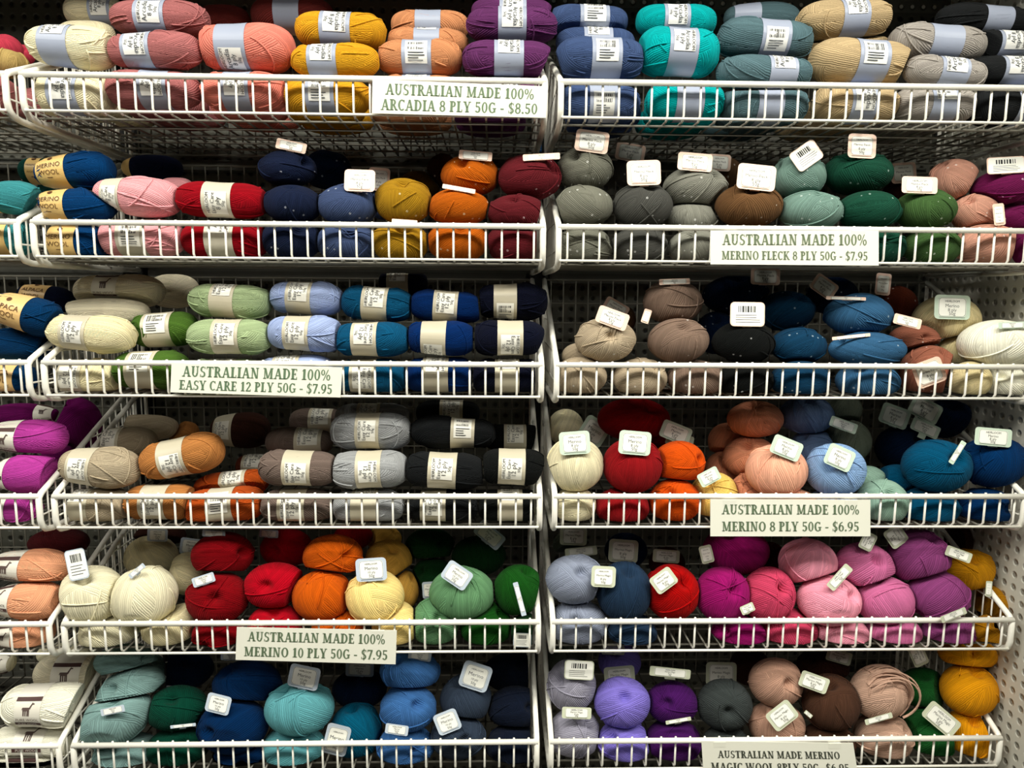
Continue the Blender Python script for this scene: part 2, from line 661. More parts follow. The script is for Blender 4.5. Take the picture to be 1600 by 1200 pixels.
# ------------------------------------------------------------------ paper bands
BAND = {
    'arc': dict(band=(158, 166, 186), panel=(240, 240, 236), ink=(70, 76, 84), lines=[('HEIRLOOM', .17, (30, 32, 34)), ('Arcadia', .27, None), ('8 ply', .22, None), ('50g', .15, None)]),
    'easy': dict(band=(192, 184, 162), panel=(238, 236, 226), ink=(72, 74, 76), lines=[('HEIRLOOM', .17, (30, 32, 34)), ('Easy Care', .28, None), ('12 ply', .24, None), ('50g', .15, None)]),
    'easy8': dict(band=(196, 190, 172), panel=(238, 236, 226), ink=(72, 74, 76), lines=[('HEIRLOOM', .17, (30, 32, 34)), ('Easy Care', .28, None), ('8 ply', .24, None), ('50g', .15, None)]),
    'merino': dict(band=(216, 182, 116), ink=(88, 56, 30), words=('MERINO', 'WOOL')),
    'alpaca': dict(band=(220, 182, 122), ink=(88, 56, 30), words=('ALPACA', 'WOOL')),
    'pure': dict(band=(226, 222, 210), ink=(90, 74, 70), stripe=(74, 50, 48)),
}
LLAMA = [[(-.55, .1), (.25, .1), (.3, .5), (-.5, .5)], [(.12, .3), (.36, .3), (.62, 1.0), (.46, 1.0)], [(.46, .84), (.78, .86), (.78, 1.0), (.46, 1.02)],
         [(.48, 1.0), (.56, 1.0), (.54, 1.18)], [(-.50, -.55), (-.36, -.55), (-.34, .2), (-.52, .2)], [(-.26, -.55), (-.13, -.55), (-.12, .2), (-.28, .2)],
         [(-.02, -.55), (.10, -.55), (.12, .2), (-.02, .2)], [(.14, -.55), (.26, -.55), (.28, .2), (.14, .2)], [(-.66, .2), (-.5, .3), (-.5, .5), (-.6, .46)]]


def curved_patch(w, x0, x1, a0, a1, lift, nx=3, na=14):
    xs = np.linspace(x0, x1, nx + 1)
    an = np.linspace(a0, a1, na + 1)
    X, A = np.meshgrid(xs, an)
    v = w.skin(X.ravel(), A.ravel(), lift)
    f = [(j * (nx + 1) + i, (j + 1) * (nx + 1) + i, (j + 1) * (nx + 1) + i + 1, j * (nx + 1) + i + 1) for j in range(na) for i in range(nx)]
    return v, f


def mesh_of(name, v, f, smooth=False):
    me = bpy.data.meshes.new(name)
    me.from_pydata([tuple(p) for p in v], [], f)
    if smooth:
        me.polygons.foreach_set('use_smooth', [True] * len(f))
    me.update()
    return me


def make_band(w, root, origin, style, phase, flip, backside):
    S = BAND[style]
    B = w.band
    x0, x1 = B['xm'] - B['hw'], B['xm'] + B['hw']
    v, f = curved_patch(w, x0, x1, 0, 2 * math.pi, 0.0008, 4, 56)
    v = w.clamp(v, 0.0010) - origin
    pm = mat('paper_' + style, S['band'], rough=0.42, spec=0.4)
    band = link('paper_band', mesh_of('paper_band', v, f, True), pm, root)
    pv, pf, pmi, mats = [], [], [], []
    b_over_c = w.ax[2] * 0.93
    hw_m = B['hw'] * w.ax[0]

    def put(polys, m, u0, ang0, lift):
        """polys in metres on the band: (across, up)"""
        if m not in mats:
            mats.append(m)
        k = mats.index(m)
        for p in polys:
            p = np.array(p)
            q = w.clamp(w.skin(B['xm'] + (u0 + p[:, 0]) / w.ax[0], ang0 + p[:, 1] / b_over_c, lift), 0.0003) - origin
            n = len(pv)
            pv.extend(q)
            pf.append(tuple(range(n, n + len(p))))
            pmi.append(k)

    def word(body, size, m, u0, v0, turn, lift):
        tv, tf = text2d(body, size)
        if turn:
            sg = 1 if turn > 0 else -1
            tv = [(-sg * y, sg * x) for x, y in tv]
        tv = [(x + u0, y + v0) for x, y in tv]
        put([[tv[i] for i in fc] for fc in tf], m, 0, phase, lift)

    ink = mat('ink_' + style, S['ink'], rough=0.6)
    if 'lines' in S:
        half = 0.021
        da = half / b_over_c
        va, fa = curved_patch(w, B['xm'] - B['hw'] * 0.74, B['xm'] + B['hw'] * 0.74, phase - da, phase + da, 0.0016, 2, 8)
        va = w.clamp(va, 0.0006) - origin
        link('label_panel', mesh_of('label_panel', va, fa, True), mat('label_paper_' + style, S['panel'], rough=0.42, spec=0.4), band)
        if not backside:
            u = -0.58 if flip > 0 else 0.58
            for body, sz, c in S['lines']:
                m = ink if c is None else mat('ink_black', c, rough=0.6)
                wid = max(p[0] for p in text2d(body)[0]) - min(p[0] for p in text2d(body)[0])
                size = min(hw_m * 2 * sz * 0.95, half * 1.8 / wid)
                word(body, size, m, u * hw_m * 1.0, 0, flip, 0.0023)
                u += flip * 0.37
        else:
            dk = mat('ink_black', (30, 32, 34), rough=0.6)
            g = w.rng
            xx = -hw_m * 0.55
            while xx < hw_m * 0.5:
                bw = g.choice([0.0006, 0.0011, 0.0017])
                put([[(xx, 0.002), (xx + bw, 0.002), (xx + bw, 0.016), (xx, 0.016)]], dk, 0, phase, 0.0023)
                xx += bw + g.choice([0.0008, 0.0013])
            for k in range(4):
                yy = -0.004 - k * 0.0042
                L = g.uniform(0.6, 1.15) * hw_m
                put([[(-hw_m * .55, yy), (-hw_m * .55 + L, yy), (-hw_m * .55 + L, yy + .0014), (-hw_m * .55, yy + .0014)]], ink, 0, phase, 0.0023)
    elif 'words' in S:
        for k, body in enumerate(S['words']):
            word(body, hw_m * 0.44, ink, 0, 0.006 - k * 0.0135, 0, 0.0016)
        put([[(-hw_m * .18, -.018), (hw_m * .18, -.018), (hw_m * .18, -.0165), (-hw_m * .18, -.0165)]], ink, 0, phase, 0.0016)
        put([[(0.0045 * math.cos(R(a)), 0.0225 + 0.0045 * math.sin(R(a))) for a in range(0, 360, 30)]], ink, 0, phase, 0.0016)
    else:
        st = mat('ink_stripe', S['stripe'], rough=0.55)
        nst = 8
        for y0, y1 in ((-.0225, -.0155), (.026, .034)):
            put([[(hw_m * (-.97 + 1.94 * i / nst), y0), (hw_m * (-.97 + 1.94 * (i + 1) / nst), y0), (hw_m * (-.97 + 1.94 * (i + 1) / nst), y1), (hw_m * (-.97 + 1.94 * i / nst), y1)] for i in range(nst)], st, 0, phase, 0.0014)
        lt = mat('ink_light', (214, 206, 196), rough=0.6)
        word('PURE WOOL', hw_m * 0.25, lt, 0, -.019, 0, 0.0022)
        word('PURE WOOL', hw_m * 0.30, ink, 0, -.010, 0, 0.0016)
        k = hw_m * 0.62
        put([[(x * k, y * k * .95 + .007) for x, y in p] for p in LLAMA], ink, 0, phase, 0.0016)
    me = mesh_of('printing', pv, pf)
    me.polygons.foreach_set('material_index', pmi)
    for m in mats:
        me.materials.append(m)
    link('printing', me, None, band)


# ------------------------------------------------------------------ swing tags
TAGS = {
    'pink': dict(edge=(238, 205, 185), ink=(70, 66, 60), lines=('Merino Fleck', '8 ply', '50g')),
    'green': dict(edge=(196, 214, 196), ink=(74, 80, 76), lines=('Merino', '8 ply', '50g')),
    'blue': dict(edge=(188, 200, 214), ink=(70, 76, 84), lines=('Merino', '10 ply', '50g')),
    'sage': dict(edge=(200, 205, 180), ink=(74, 76, 66), lines=('Merino Magic', '8 ply', '50g')),
}


def make_tag(w, root, origin, others, px, py, tw, th, rot, style, back=False, lean=0.3, Y=None, fwd=0.0):
    S = TAGS[style]
    cr, sr = math.cos(R(rot)), math.sin(R(rot))

    def pix(u, v):                       # tag coordinates in pixels (v up) -> image pixels
        return px + cr * u + sr * v, py + sr * u - cr * v
    lo = None
    for o in [w] + others:
        for i in range(-3, 4):
            for j in range(-3, 4):
                u, v = i / 3 * tw / 2, j / 3 * th / 2
                X, Z = pix(u, v)
                up = -(Z - py)
                p, mpp = at(X, Z, o.c[1] - o.ax[1] * 0.6)
                d = o.front(p)
                if d is None:
                    continue
                d -= lean * up * mpp
                lo = d if lo is None else min(lo, d)
    if lo is None:
        lo = w.c[1] - w.ax[1] * 0.2
    if Y is not None:
        lo = Y
    else:
        lo -= 0.0035 + fwd

    def P(u, v, off=0.0):
        X, Z = pix(u, v)
        mpp = (lo - CAMP[1]) / F
        return at(X, Z, lo + lean * (py - Z) * mpp + off)[0]
    rr = min(tw, th) * 0.17
    out = []
    for cx, cy, a0 in ((tw / 2 - rr, th / 2 - rr, 0), (-tw / 2 + rr, th / 2 - rr, 90), (-tw / 2 + rr, -th / 2 + rr, 180), (tw / 2 - rr, -th / 2 + rr, 270)):
        for k in range(5):
            a = R(a0 + k * 22.5)
            out.append((cx + rr * math.cos(a), cy + rr * math.sin(a)))
    n = len(out)
    v = [P(a, b) for a, b in out] + [P(a, b, 0.0007) for a, b in out]
    f = [tuple(range(n)), tuple(range(2 * n - 1, n - 1, -1))] + [(i, i + n, (i + 1) % n + n, (i + 1) % n) for i in range(n)]
    # paper tail that runs into the ball
    b = len(v)
    tl = tw * 0.13
    e = (w.c - P(0, -th / 2)) * 0.10
    q = [P(-tl, -th / 2 + 1, 0.0002), P(tl, -th / 2 + 1, 0.0002)]
    q2 = [p + e for p in q]
    v += q + q2 + [p + np.array([0, 0.0005, 0]) for p in q + q2]
    f += [(b, b + 1, b + 3, b + 2), (b + 4, b + 6, b + 7, b + 5), (b, b + 2, b + 6, b + 4), (b + 1, b + 5, b + 7, b + 3), (b + 2, b + 3, b + 7, b + 6)]
    v = [p - origin for p in v]
    plate = link('swing_tag', mesh_of('swing_tag', v, f), mat('tag_card_' + style, S['edge'], rough=0.4, spec=0.35), root)
    pv, pf, pmi, mats = [], [], [], []

    def put(poly, m, off):
        if m not in mats:
            mats.append(m)
        k = len(pv)
        pv.extend(P(a, b, -off) - origin for a, b in poly)
        pf.append(tuple(range(k, k + len(poly))))
        pmi.append(mats.index(m))
    face = mat('tag_face', (244, 244, 236), rough=0.4, spec=0.35)
    ink = mat('tag_ink_' + style, S['ink'], rough=0.6)
    dk = mat('ink_black', (30, 32, 34), rough=0.6)
    k = 0.93 if back else 0.78
    put([(a * k, b * k) for a, b in out], face, 0.0003)
    if not back:
        for t0, t1, a in ((k - .045, k - .02, 0),):
            ring = [[(x * t0, y * t0) for x, y in out], [(x * t1, y * t1) for x, y in out]]
            for i in range(n):
                j = (i + 1) % n
                put([ring[0][i], ring[0][j], ring[1][j], ring[1][i]], mat('tag_line_' + style, [c * .72 for c in S['edge']], rough=.5), 0.0006)
        for body, y, wid, m in (('HEIRLOOM', .24, .40, dk), (S['lines'][0], .05, .58, ink), (S['lines'][1], -.12, .24, ink), (S['lines'][2], -.27, .18, ink)):
            tv, tf = text2d(body)
            tw0 = max(p[0] for p in tv) - min(p[0] for p in tv)
            sz = min(wid * tw / tw0, th * .2)
            for fc in tf:
                put([(tv[i][0] * sz, tv[i][1] * sz + y * th) for i in fc], m, 0.0006)
        put([(-tw * .36, -th * .43), (tw * .36, -th * .43), (tw * .36, -th * .415), (-tw * .36, -th * .415)], ink, 0.0006)
    else:
        g = w.rng
        x = -tw * .26
        while x < tw * .24:
            bw = g.choice([.02, .035, .05]) * tw
            put([(x, th * .08), (x + bw, th * .08), (x + bw, th * .34), (x, th * .34)], dk, 0.0006)
            x += bw + g.choice([.02, .035]) * tw
        for r_ in range(4):
            y = -th * (.05 + .095 * r_)
            L = g.uniform(.5, .72) * tw
            put([(-tw * .34, y), (-tw * .34 + L, y), (-tw * .34 + L, y + th * .022), (-tw * .34, y + th * .022)], ink, 0.0006)
    me = mesh_of('tag_printing', pv, pf)
    me.polygons.foreach_set('material_index', pmi)
    for m in mats:
        me.materials.append(m)
    link('tag_printing', me, None, plate)
    return plate

# ------------------------------------------------------------------ what lies in each basket
# S = banded skein, B = wound ball;  colour | x y w h in the photo | place | options
COLORS = {
    'cream': (240, 232, 200), 'pale cream': (238, 228, 196), 'off-white': (244, 238, 214), 'dusty rose': (182, 116, 116), 'coral pink': (232, 142, 126),
    'mustard': (222, 168, 40), 'tan': (212, 150, 106), 'deep purple': (108, 54, 106), 'navy blue': (70, 90, 132), 'turquoise': (0, 176, 178),
    'slate teal': (94, 122, 130), 'sand beige': (200, 178, 140), 'light grey': (176, 170, 164), 'charcoal': (36, 38, 40), 'brick red': (122, 50, 46),
    'rose red': (206, 70, 92), 'straw': (196, 170, 110), 'royal blue': (0, 60, 112), 'dark navy': (16, 26, 56), 'sea teal': (66, 150, 156),
    'bottle green': (20, 74, 66), 'baby pink': (238, 172, 178), 'bright red': (156, 8, 26), 'midnight blue': (24, 34, 62), 'denim blue': (70, 86, 124),
    'olive mustard': (172, 132, 30), 'orange': (190, 98, 16), 'burgundy': (104, 30, 38), 'dark olive': (84, 62, 14), 'dark brown': (62, 34, 24),
    'stone grey': (126, 126, 114), 'slate grey': (84, 84, 80), 'ash grey': (142, 142, 132), 'nut brown': (116, 84, 54), 'mint grey': (126, 156, 146),
    'forest green': (26, 78, 60), 'moss green': (72, 104, 58), 'peach pink': (212, 162, 142), 'magenta': (118, 28, 84),
    'petrol blue': (0, 54, 98), 'ivory': (238, 230, 206), 'vanilla': (236, 226, 188), 'leaf green': (78, 112, 42), 'sage green': (172, 190, 148),
    'powder blue': (168, 184, 222), 'ocean blue': (10, 84, 122), 'cobalt blue': (0, 42, 100), 'ink navy': (12, 16, 36),
    'oatmeal': (190, 174, 150), 'taupe': (138, 116, 102), 'black': (18, 20, 20), 'steel blue': (18, 64, 96), 'sky blue': (56, 102, 140),
    'rust': (158, 100, 80), 'dark rust': (104, 48, 30), 'fluffy cream': (226, 212, 168), 'white': (250, 248, 232), 'brown taupe': (112, 84, 58),
    'orchid pink': (186, 66, 162), 'dark orchid': (112, 14, 94), 'warm grey': (184, 170, 146), 'caramel': (188, 128, 70), 'burnt orange': (184, 82, 26),
    'mink': (124, 108, 100), 'silver grey': (168, 170, 172), 'jet black': (26, 28, 30), 'coffee': (66, 38, 30),
    'scarlet': (150, 16, 22), 'crimson': (154, 22, 28), 'vivid orange': (214, 86, 12), 'lemon': (246, 214, 120), 'blush': (248, 190, 162), 'peach': (220, 150, 116),
    'light blue': (150, 184, 226), 'dusk blue': (108, 132, 170), 'grey green': (104, 112, 98), 'seafoam': (156, 188, 172), 'deep teal': (0, 82, 118),
    'deep blue': (0, 52, 102), 'blue black': (8, 30, 60),
    'salmon': (238, 176, 138), 'dark maroon': (74, 20, 24), 'milk': (242, 236, 208), 'dark red': (136, 4, 16), 'carmine': (180, 4, 30), 'pumpkin': (208, 96, 12),
    'butter': (255, 230, 156), 'honey': (226, 178, 84), 'jade': (108, 154, 112), 'grass green': (22, 82, 22), 'pine green': (20, 62, 30),
    'grey blue': (150, 158, 178), 'dusty navy': (36, 58, 84), 'tomato red': (174, 6, 6), 'fuchsia': (158, 20, 108), 'raspberry': (206, 72, 108),
    'candy pink': (244, 168, 190), 'mauve pink': (210, 118, 166), 'plum': (146, 70, 128), 'gold': (200, 142, 18), 'ochre': (178, 124, 16),
    'duck egg': (136, 168, 166), 'emerald': (4, 66, 50), 'sapphire': (0, 42, 86), 'aqua': (102, 170, 178), 'peacock': (0, 88, 118), 'azure': (64, 112, 170),
    'storm grey': (54, 66, 84), 'night blue': (16, 24, 42), 'lilac grey': (164, 162, 178), 'lavender': (138, 124, 212), 'aubergine': (74, 22, 96),
    'graphite': (62, 68, 68), 'rose beige': (190, 152, 132), 'chocolate': (84, 56, 42), 'pink beige': (206, 172, 152), 'fern green': (28, 92, 40), 'sunflower': (228, 160, 16),
}
INV = {}
INV[0, 'left'] = '''
S cream|115 74 134 68|upper|r=3 b=75:122:arc:.9:1
S cream|113 150 132 66|bottom|b=90:135:arc:.2:-1
S pale cream|150 20 92 52|backhigh|Y=.24 b=150:182:arc:.2:1
S pale cream|136 52 84 36|backlow|Y=.2
S dusty rose|250 30 150 58|top|Y=.09 b=220:267:arc:.15:1
S dusty rose|243 80 144 60|middle|r=-2 b=200:245:arc:.2:-1
S dusty rose|240 141 142 64|bottom|b=228:272:arc:.1:-1
S brick red|350 32 80 44|backlow|Y=.26
S brick red|458 26 128 60|backhigh|Y=.24 b=434:474:arc:2.5:1
S coral pink|386 75 150 76|upper|Y=.052 b=346:394:arc:-.85:1
S coral pink|383 144 132 64|bottom|b=355:398:arc:.2:-1
S mustard|533 49 142 60|top|Y=.085 r=2 b=504:552:arc:.3:-1
S mustard|524 96 136 54|middle|b=484:530:arc:.5:-1
S mustard|512 152 134 62|bottom|b=483:528:arc:.2:1:b
S tan|672 40 122 48|top|Y=.15 b=650:690:arc:2.2:1
S tan|668 66 126 44|middle|Y=.10 b=648:688:arc:1.6:1
S tan|657 91 132 58|front|Y=.055 b=630:676:arc:.1:1:b
S tan|654 148 132 62|bottom|b=630:674:arc:.8:1:b
S deep purple|800 20 128 46|backhigh|Y=.15 b=780:822:arc:.6:1
S deep purple|800 40 142 58|top|Y=.09 b=778:822:arc:.25:-1
S deep purple|794 93 144 60|middle|b=772:818:arc:.7:-1
S deep purple|792 150 138 62|bottom|b=768:812:arc:.1:-1
S cream|150 164 120 52|behind|Y=.20
S cream|189 178 114 47|behindtwo|Y=.295
S dusty rose|262 166 124 52|behind|Y=.20
S dusty rose|294 180 117 47|behindtwo|Y=.295
S coral pink|392 168 120 52|behind|Y=.20
S coral pink|416 182 114 47|behindtwo|Y=.295
S mustard|510 172 120 52|behind|Y=.20
S mustard|527 186 114 47|behindtwo|Y=.295
S tan|640 174 120 52|behind|Y=.20
S tan|649 188 114 47|behindtwo|Y=.295
S deep purple|765 176 116 52|behind|Y=.20
S deep purple|767 190 110 47|behindtwo|Y=.295
'''
INV[0, 'right'] = '''
S navy blue|918 34 126 52|backhigh|Y=.15 b=904:950:arc:.4:1:b
S navy blue|937 93 140 70|front|Y=.05 b=921:968:arc:.2:1:b
S navy blue|930 68 124 50|backlow|Y=.13 b=910:955:arc:1.0:1
S navy blue|934 163 130 62|bottom|b=918:962:arc:-.2:1:b
S turquoise|1056 34 126 54|backhigh|Y=.13 b=1033:1073:arc:.2:-1
S turquoise|1059 82 127 78|front|Y=.055 r=2 b=1038:1083:arc:.25:-1
S turquoise|1070 160 122 66|bottom|b=1050:1093:arc:1.9:-1
S slate teal|1190 28 118 46|backhigh|Y=.18 b=1142:1182:arc:2.4:-1
S slate teal|1195 63 148 66|top|Y=.085 r=2 b=1180:1226:arc:-.25:1:b
S slate teal|1193 114 148 54|middle|b=1195:1240:arc:.75:1
S slate teal|1192 166 136 64|bottom|b=1175:1215:arc:2.2:1:b
S sand beige|1318 31 146 62|top|Y=.10 r=-4 b=1305:1347:arc:.55:-1
S sand beige|1325 76 140 44|middle|Y=.12
S sand beige|1342 98 156 74|front|Y=.052 r=2 b=1326:1375:arc:.2:1:b
S sand beige|1335 164 132 64|bottom|b=1317:1358:arc:.1:-1
S light grey|1463 69 150 62|top|Y=.085 r=3 b=1441:1490:arc:2.2:1:b
S light grey|1476 114 128 50|middle|r=4 b=1458:1503:arc:.6:1
S light grey|1458 165 126 62|bottom|b=1440:1482:arc:.7:1
S charcoal|1535 32 146 48|top|Y=.15 r=2 b=1528:1572:arc:2.2:1
S charcoal|1562 71 126 46|middle|Y=.10 b=1550:1594:arc:.25:-1
S charcoal|1572 112 132 48|front|Y=.06 b=1555:1600:arc:.4:-1
S charcoal|1572 168 126 62|bottom|b=1573:1615:arc:.1:-1
S navy blue|945 178 112 52|behind|Y=.20
S navy blue|936 192 106 47|behindtwo|Y=.295
S turquoise|1060 180 110 52|behind|Y=.20
S turquoise|1044 194 104 47|behindtwo|Y=.295
S slate teal|1172 182 112 52|behind|Y=.20
S slate teal|1149 196 106 47|behindtwo|Y=.295
S sand beige|1296 184 116 52|behind|Y=.20
S sand beige|1266 198 110 47|behindtwo|Y=.295
S light grey|1414 186 108 52|behind|Y=.20
S light grey|1377 200 102 47|behindtwo|Y=.295
'''
INV[0, 'edge'] = '''
B rose red|8 76 50 42|backhigh|Y=.14
B rose red|36 86 34 30|backlow|Y=.2
B straw|12 100 62 42|upper|Y=.08
S dusty rose|-18 150 90 60|bottom|
S dusty rose|74 164 104 50|behind|Y=.21
S straw|-40 164 104 50|behind|Y=.21
'''
INV[1, 'left'] = '''
S royal blue|118 268 120 58|top|Y=.075 r=-5 b=67:116:merino:.1:1
S royal blue|117 322 122 56|middle|b=65:114:merino:.1:1
S royal blue|115 380 116 62|bottom|b=84:132:merino:.1:1
S bottle green|62 268 56 44|backlow|Y=.2 b=52:72:merino:.1:1
S dark navy|238 263 92 40|backhigh|Y=.25 b=184:202:merino:1.8:1
S baby pink|216 308 132 62|upper|r=4 b=168:199:easy8:-.2:1
S baby pink|222 372 132 64|bottom|b=195:239:easy8:.1:1:b
S baby pink|276 292 50 28|backlow|Y=.14
S bright red|348 313 142 60|upper|r=2 b=325:370:easy8:-.3:1
S bright red|352 375 132 64|bottom|b=330:374:easy8:.9:-1
B midnight blue|450 264 88 56|top|Y=.08 f=1 t=455:228:12:48:16:pink
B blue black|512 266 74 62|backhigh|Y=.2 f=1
B midnight blue|457 319 90 58|middle|f=1
B midnight blue|456 375 92 66|bottom|f=1
B denim blue|543 321 94 62|upper|f=1 t=562:282:2:48:34:pink
B denim blue|600 318 50 50|backlow|Y=.18 f=1 t=592:280:4:34:36:pink
B denim blue|543 379 96 62|bottom|f=1
B olive mustard|630 315 90 70|upper|f=1 t=632:347:4:40:8:pink
B olive mustard|625 379 92 62|bottom|f=1
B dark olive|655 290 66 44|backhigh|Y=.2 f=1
B orange|735 275 92 62|top|Y=.08 f=1 t=743:243:5:52:14:pink
B orange|717 324 94 58|middle|f=1 t=717:295:10:52:7:pink
B orange|715 378 96 64|bottom|f=1
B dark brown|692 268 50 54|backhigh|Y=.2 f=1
B burgundy|827 278 98 70|top|Y=.07 f=1 t=846:245:-3:58:10:pink
B burgundy|808 332 94 54|middle|f=1
B burgundy|806 380 94 62|bottom|f=1
'''
INV[1, 'right'] = '''
B stone grey|914 264 86 68|top|Y=.08 f=1 t=925:221:8:52:34:pink
B stone grey|912 323 92 64|middle|f=1
B stone grey|912 385 90 60|bottom|f=1
B slate grey|984 268 54 48|backlow|Y=.22 f=1 t=985:238:10:46:28:pink
B slate grey|1004 322 92 68|upper|f=1 t=1006:270:-2:53:39:pink
B slate grey|1000 385 92 60|bottom|f=1
B ash grey|1086 294 100 66|upper|Y=.075 f=1 t=1086:253:5:54:28:pink
B ash grey|1080 342 84 50|middle|f=1 Y=.07
B ash grey|1086 387 86 56|bottom|f=1
B brown taupe|1130 272 54 60|backhigh|Y=.26 f=1 t=1124:254:4:36:26:pink
B nut brown|1170 322 104 68|upper|f=1 t=1182:277:6:60:40:pink
B nut brown|1175 387 92 56|bottom|f=1
B mint grey|1247 277 84 68|top|Y=.075 f=1 t=1260:243:-35:46:34:pink:b
B mint grey|1266 330 100 60|middle|f=1
B mint grey|1268 387 92 56|bottom|f=1
B forest green|1340 271 106 64|top|Y=.08 f=1 t=1347:228:3:44:38:pink
B forest green|1358 329 100 60|middle|f=1
B forest green|1370 386 86 60|bottom|f=1
B moss green|1445 328 94 62|upper|f=1 t=1437:289:2:56:26:pink
B moss green|1456 386 86 62|bottom|f=1
B dark brown|1412 300 60 50|backlow|Y=.2 f=1 t=1412:270:-4:40:32:pink
B peach pink|1490 281 72 62|top|Y=.10 f=1
B peach pink|1523 333 70 58|middle|f=1 Y=.08
B peach pink|1543 384 104 64|bottom|f=1 t=1561:335:-6:18:34:pink
B magenta|1572 296 104 60|top|Y=.08 f=1 t=1572:258:-3:60:26:pink:b
B magenta|1596 342 74 46|middle|f=1 Y=.07
B magenta|1603 386 36 58|bottom|f=1
'''
INV[1, 'edge'] = '''
S sea teal|14 309 98 52|upper|b=-20:5:merino:.1:1
S sea teal|5 372 92 62|bottom|b=-20:26:merino:.1:1
S sea teal|78 300 30 34|backlow|Y=.24
'''
INV[2, 'left'] = '''
S ivory|187 455 136 56|top|Y=.15 b=157:195:pure:.2:1
S ivory|272 455 74 52|backhigh|Y=.24
S ivory|166 488 134 44|backlow|Y=.12
S vanilla|143 521 134 62|upper|r=4 b=107:148:easy:.1:1
S vanilla|130 589 118 60|bottom|b=103:141:easy:.1:-1
S leaf green|258 515 102 60|upper|Y=.09 r=-4 b=232:277:easy:.5:1:b
S leaf green|238 578 116 66|bottom|b=208:252:easy:.6:1:b
S sage green|361 471 126 58|top|Y=.085 r=3 b=336:373:easy:1.0:1
S sage green|360 526 130 60|middle|b=339:381:easy:.25:1
S sage green|355 588 126 60|bottom|b=330:372:easy:1.0:1
S powder blue|480 466 114 56|top|Y=.09 r=3 b=452:491:easy:.5:1
S powder blue|478 521 118 60|middle|r=2 b=448:488:easy:.1:1
S powder blue|466 583 116 62|bottom|b=430:472:easy:1.0:1
S ocean blue|590 475 112 58|top|Y=.085 r=4 b=568:608:easy:.5:1
S ocean blue|582 530 120 58|middle|b=552:592:easy:.45:-1
S ocean blue|580 588 114 60|bottom|b=550:590:easy:.0:-1
S ink navy|630 442 76 44|backlow|Y=.2 b=606:640:easy:.9:1
S cobalt blue|697 479 114 54|top|Y=.085 r=4 b=678:716:easy:.3:1
S cobalt blue|690 528 108 58|middle|r=2 b=659:698:easy:-1.0:1
S cobalt blue|687 586 110 62|bottom|b=662:702:easy:.9:-1
S ink navy|800 471 112 60|top|Y=.09 b=771:807:easy:-.7:1:b
S ink navy|795 528 116 60|middle|b=777:817:easy:-.4:-1
S ink navy|792 588 114 60|bottom|b=773:811:easy:1.2:1:b
'''
INV[2, 'right'] = '''
B oatmeal|946 531 94 68|upper|f=1 Y=.042 t=957:497:20:50:27:pink
B oatmeal|906 588 84 60|bottom|f=1
B oatmeal|1000 591 84 62|bottomright|f=1
B oatmeal|906 556 56 40|backlow|f=1 Y=.10
B brown taupe|966 500 54 52|backhigh|Y=.24 f=1 t=962:482:30:40:24:pink
B taupe|1051 472 92 68|top|Y=.09 f=1 t=1054:440:-2:48:9:pink
B taupe|1060 532 94 68|middle|f=1 t=1010:494:18:12:22:pink
B taupe|1088 592 88 58|bottom|f=1
B black|1161 535 96 66|upper|f=2 t=1168:491:1:54:38:pink:b
B black|1162 593 90 58|bottom|f=2
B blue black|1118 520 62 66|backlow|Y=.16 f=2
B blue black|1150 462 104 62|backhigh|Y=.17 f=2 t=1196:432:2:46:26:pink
B steel blue|1228 486 86 62|top|Y=.14 f=1
B steel blue|1247 541 86 58|middle|f=1 Y=.075
B steel blue|1250 594 92 60|bottom|f=1
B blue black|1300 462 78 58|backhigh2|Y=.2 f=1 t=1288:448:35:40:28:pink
B sky blue|1341 492 104 64|top|Y=.08 f=1 t=1322:466:2:62:5:pink
B sky blue|1355 546 118 52|middle|f=1 t=1330:526:-6:60:5:pink
B sky blue|1355 595 96 58|bottom|f=1
B dark rust|1398 478 66 62|backhigh|Y=.2 f=1 t=1380:444:6:24:34:pink
B rust|1428 530 76 46|upper|Y=.10 f=1 t=1418:502:14:44:16:pink
B rust|1451 582 86 84|bottom|Y=.074 f=1 l=0 ty=.0062 t=1452:582:-20:48:40:pink
B fluffy cream|1478 500 100 76|backhigh|Y=.13 t=1488:480:2:56:38:green
B fluffy cream|1515 594 62 58|bottom|
B fluffy cream|1500 548 66 50|backlow|Y=.12
B white|1562 537 124 74|upper|Y=.05 t=1582:508:-2:44:10:green
B white|1575 596 96 54|bottom|
'''
INV[2, 'edge'] = '''
S petrol blue|42 490 104 62|upper|r=15 b=-2:52:alpaca:.1:1
S petrol blue|36 538 96 52|middle|Y=.07
S petrol blue|10 592 86 58|bottom|b=-20:36:alpaca:.3:1
S dark navy|72 466 84 44|backhigh|Y=.16 r=8 b=40:82:alpaca:.4:1
'''
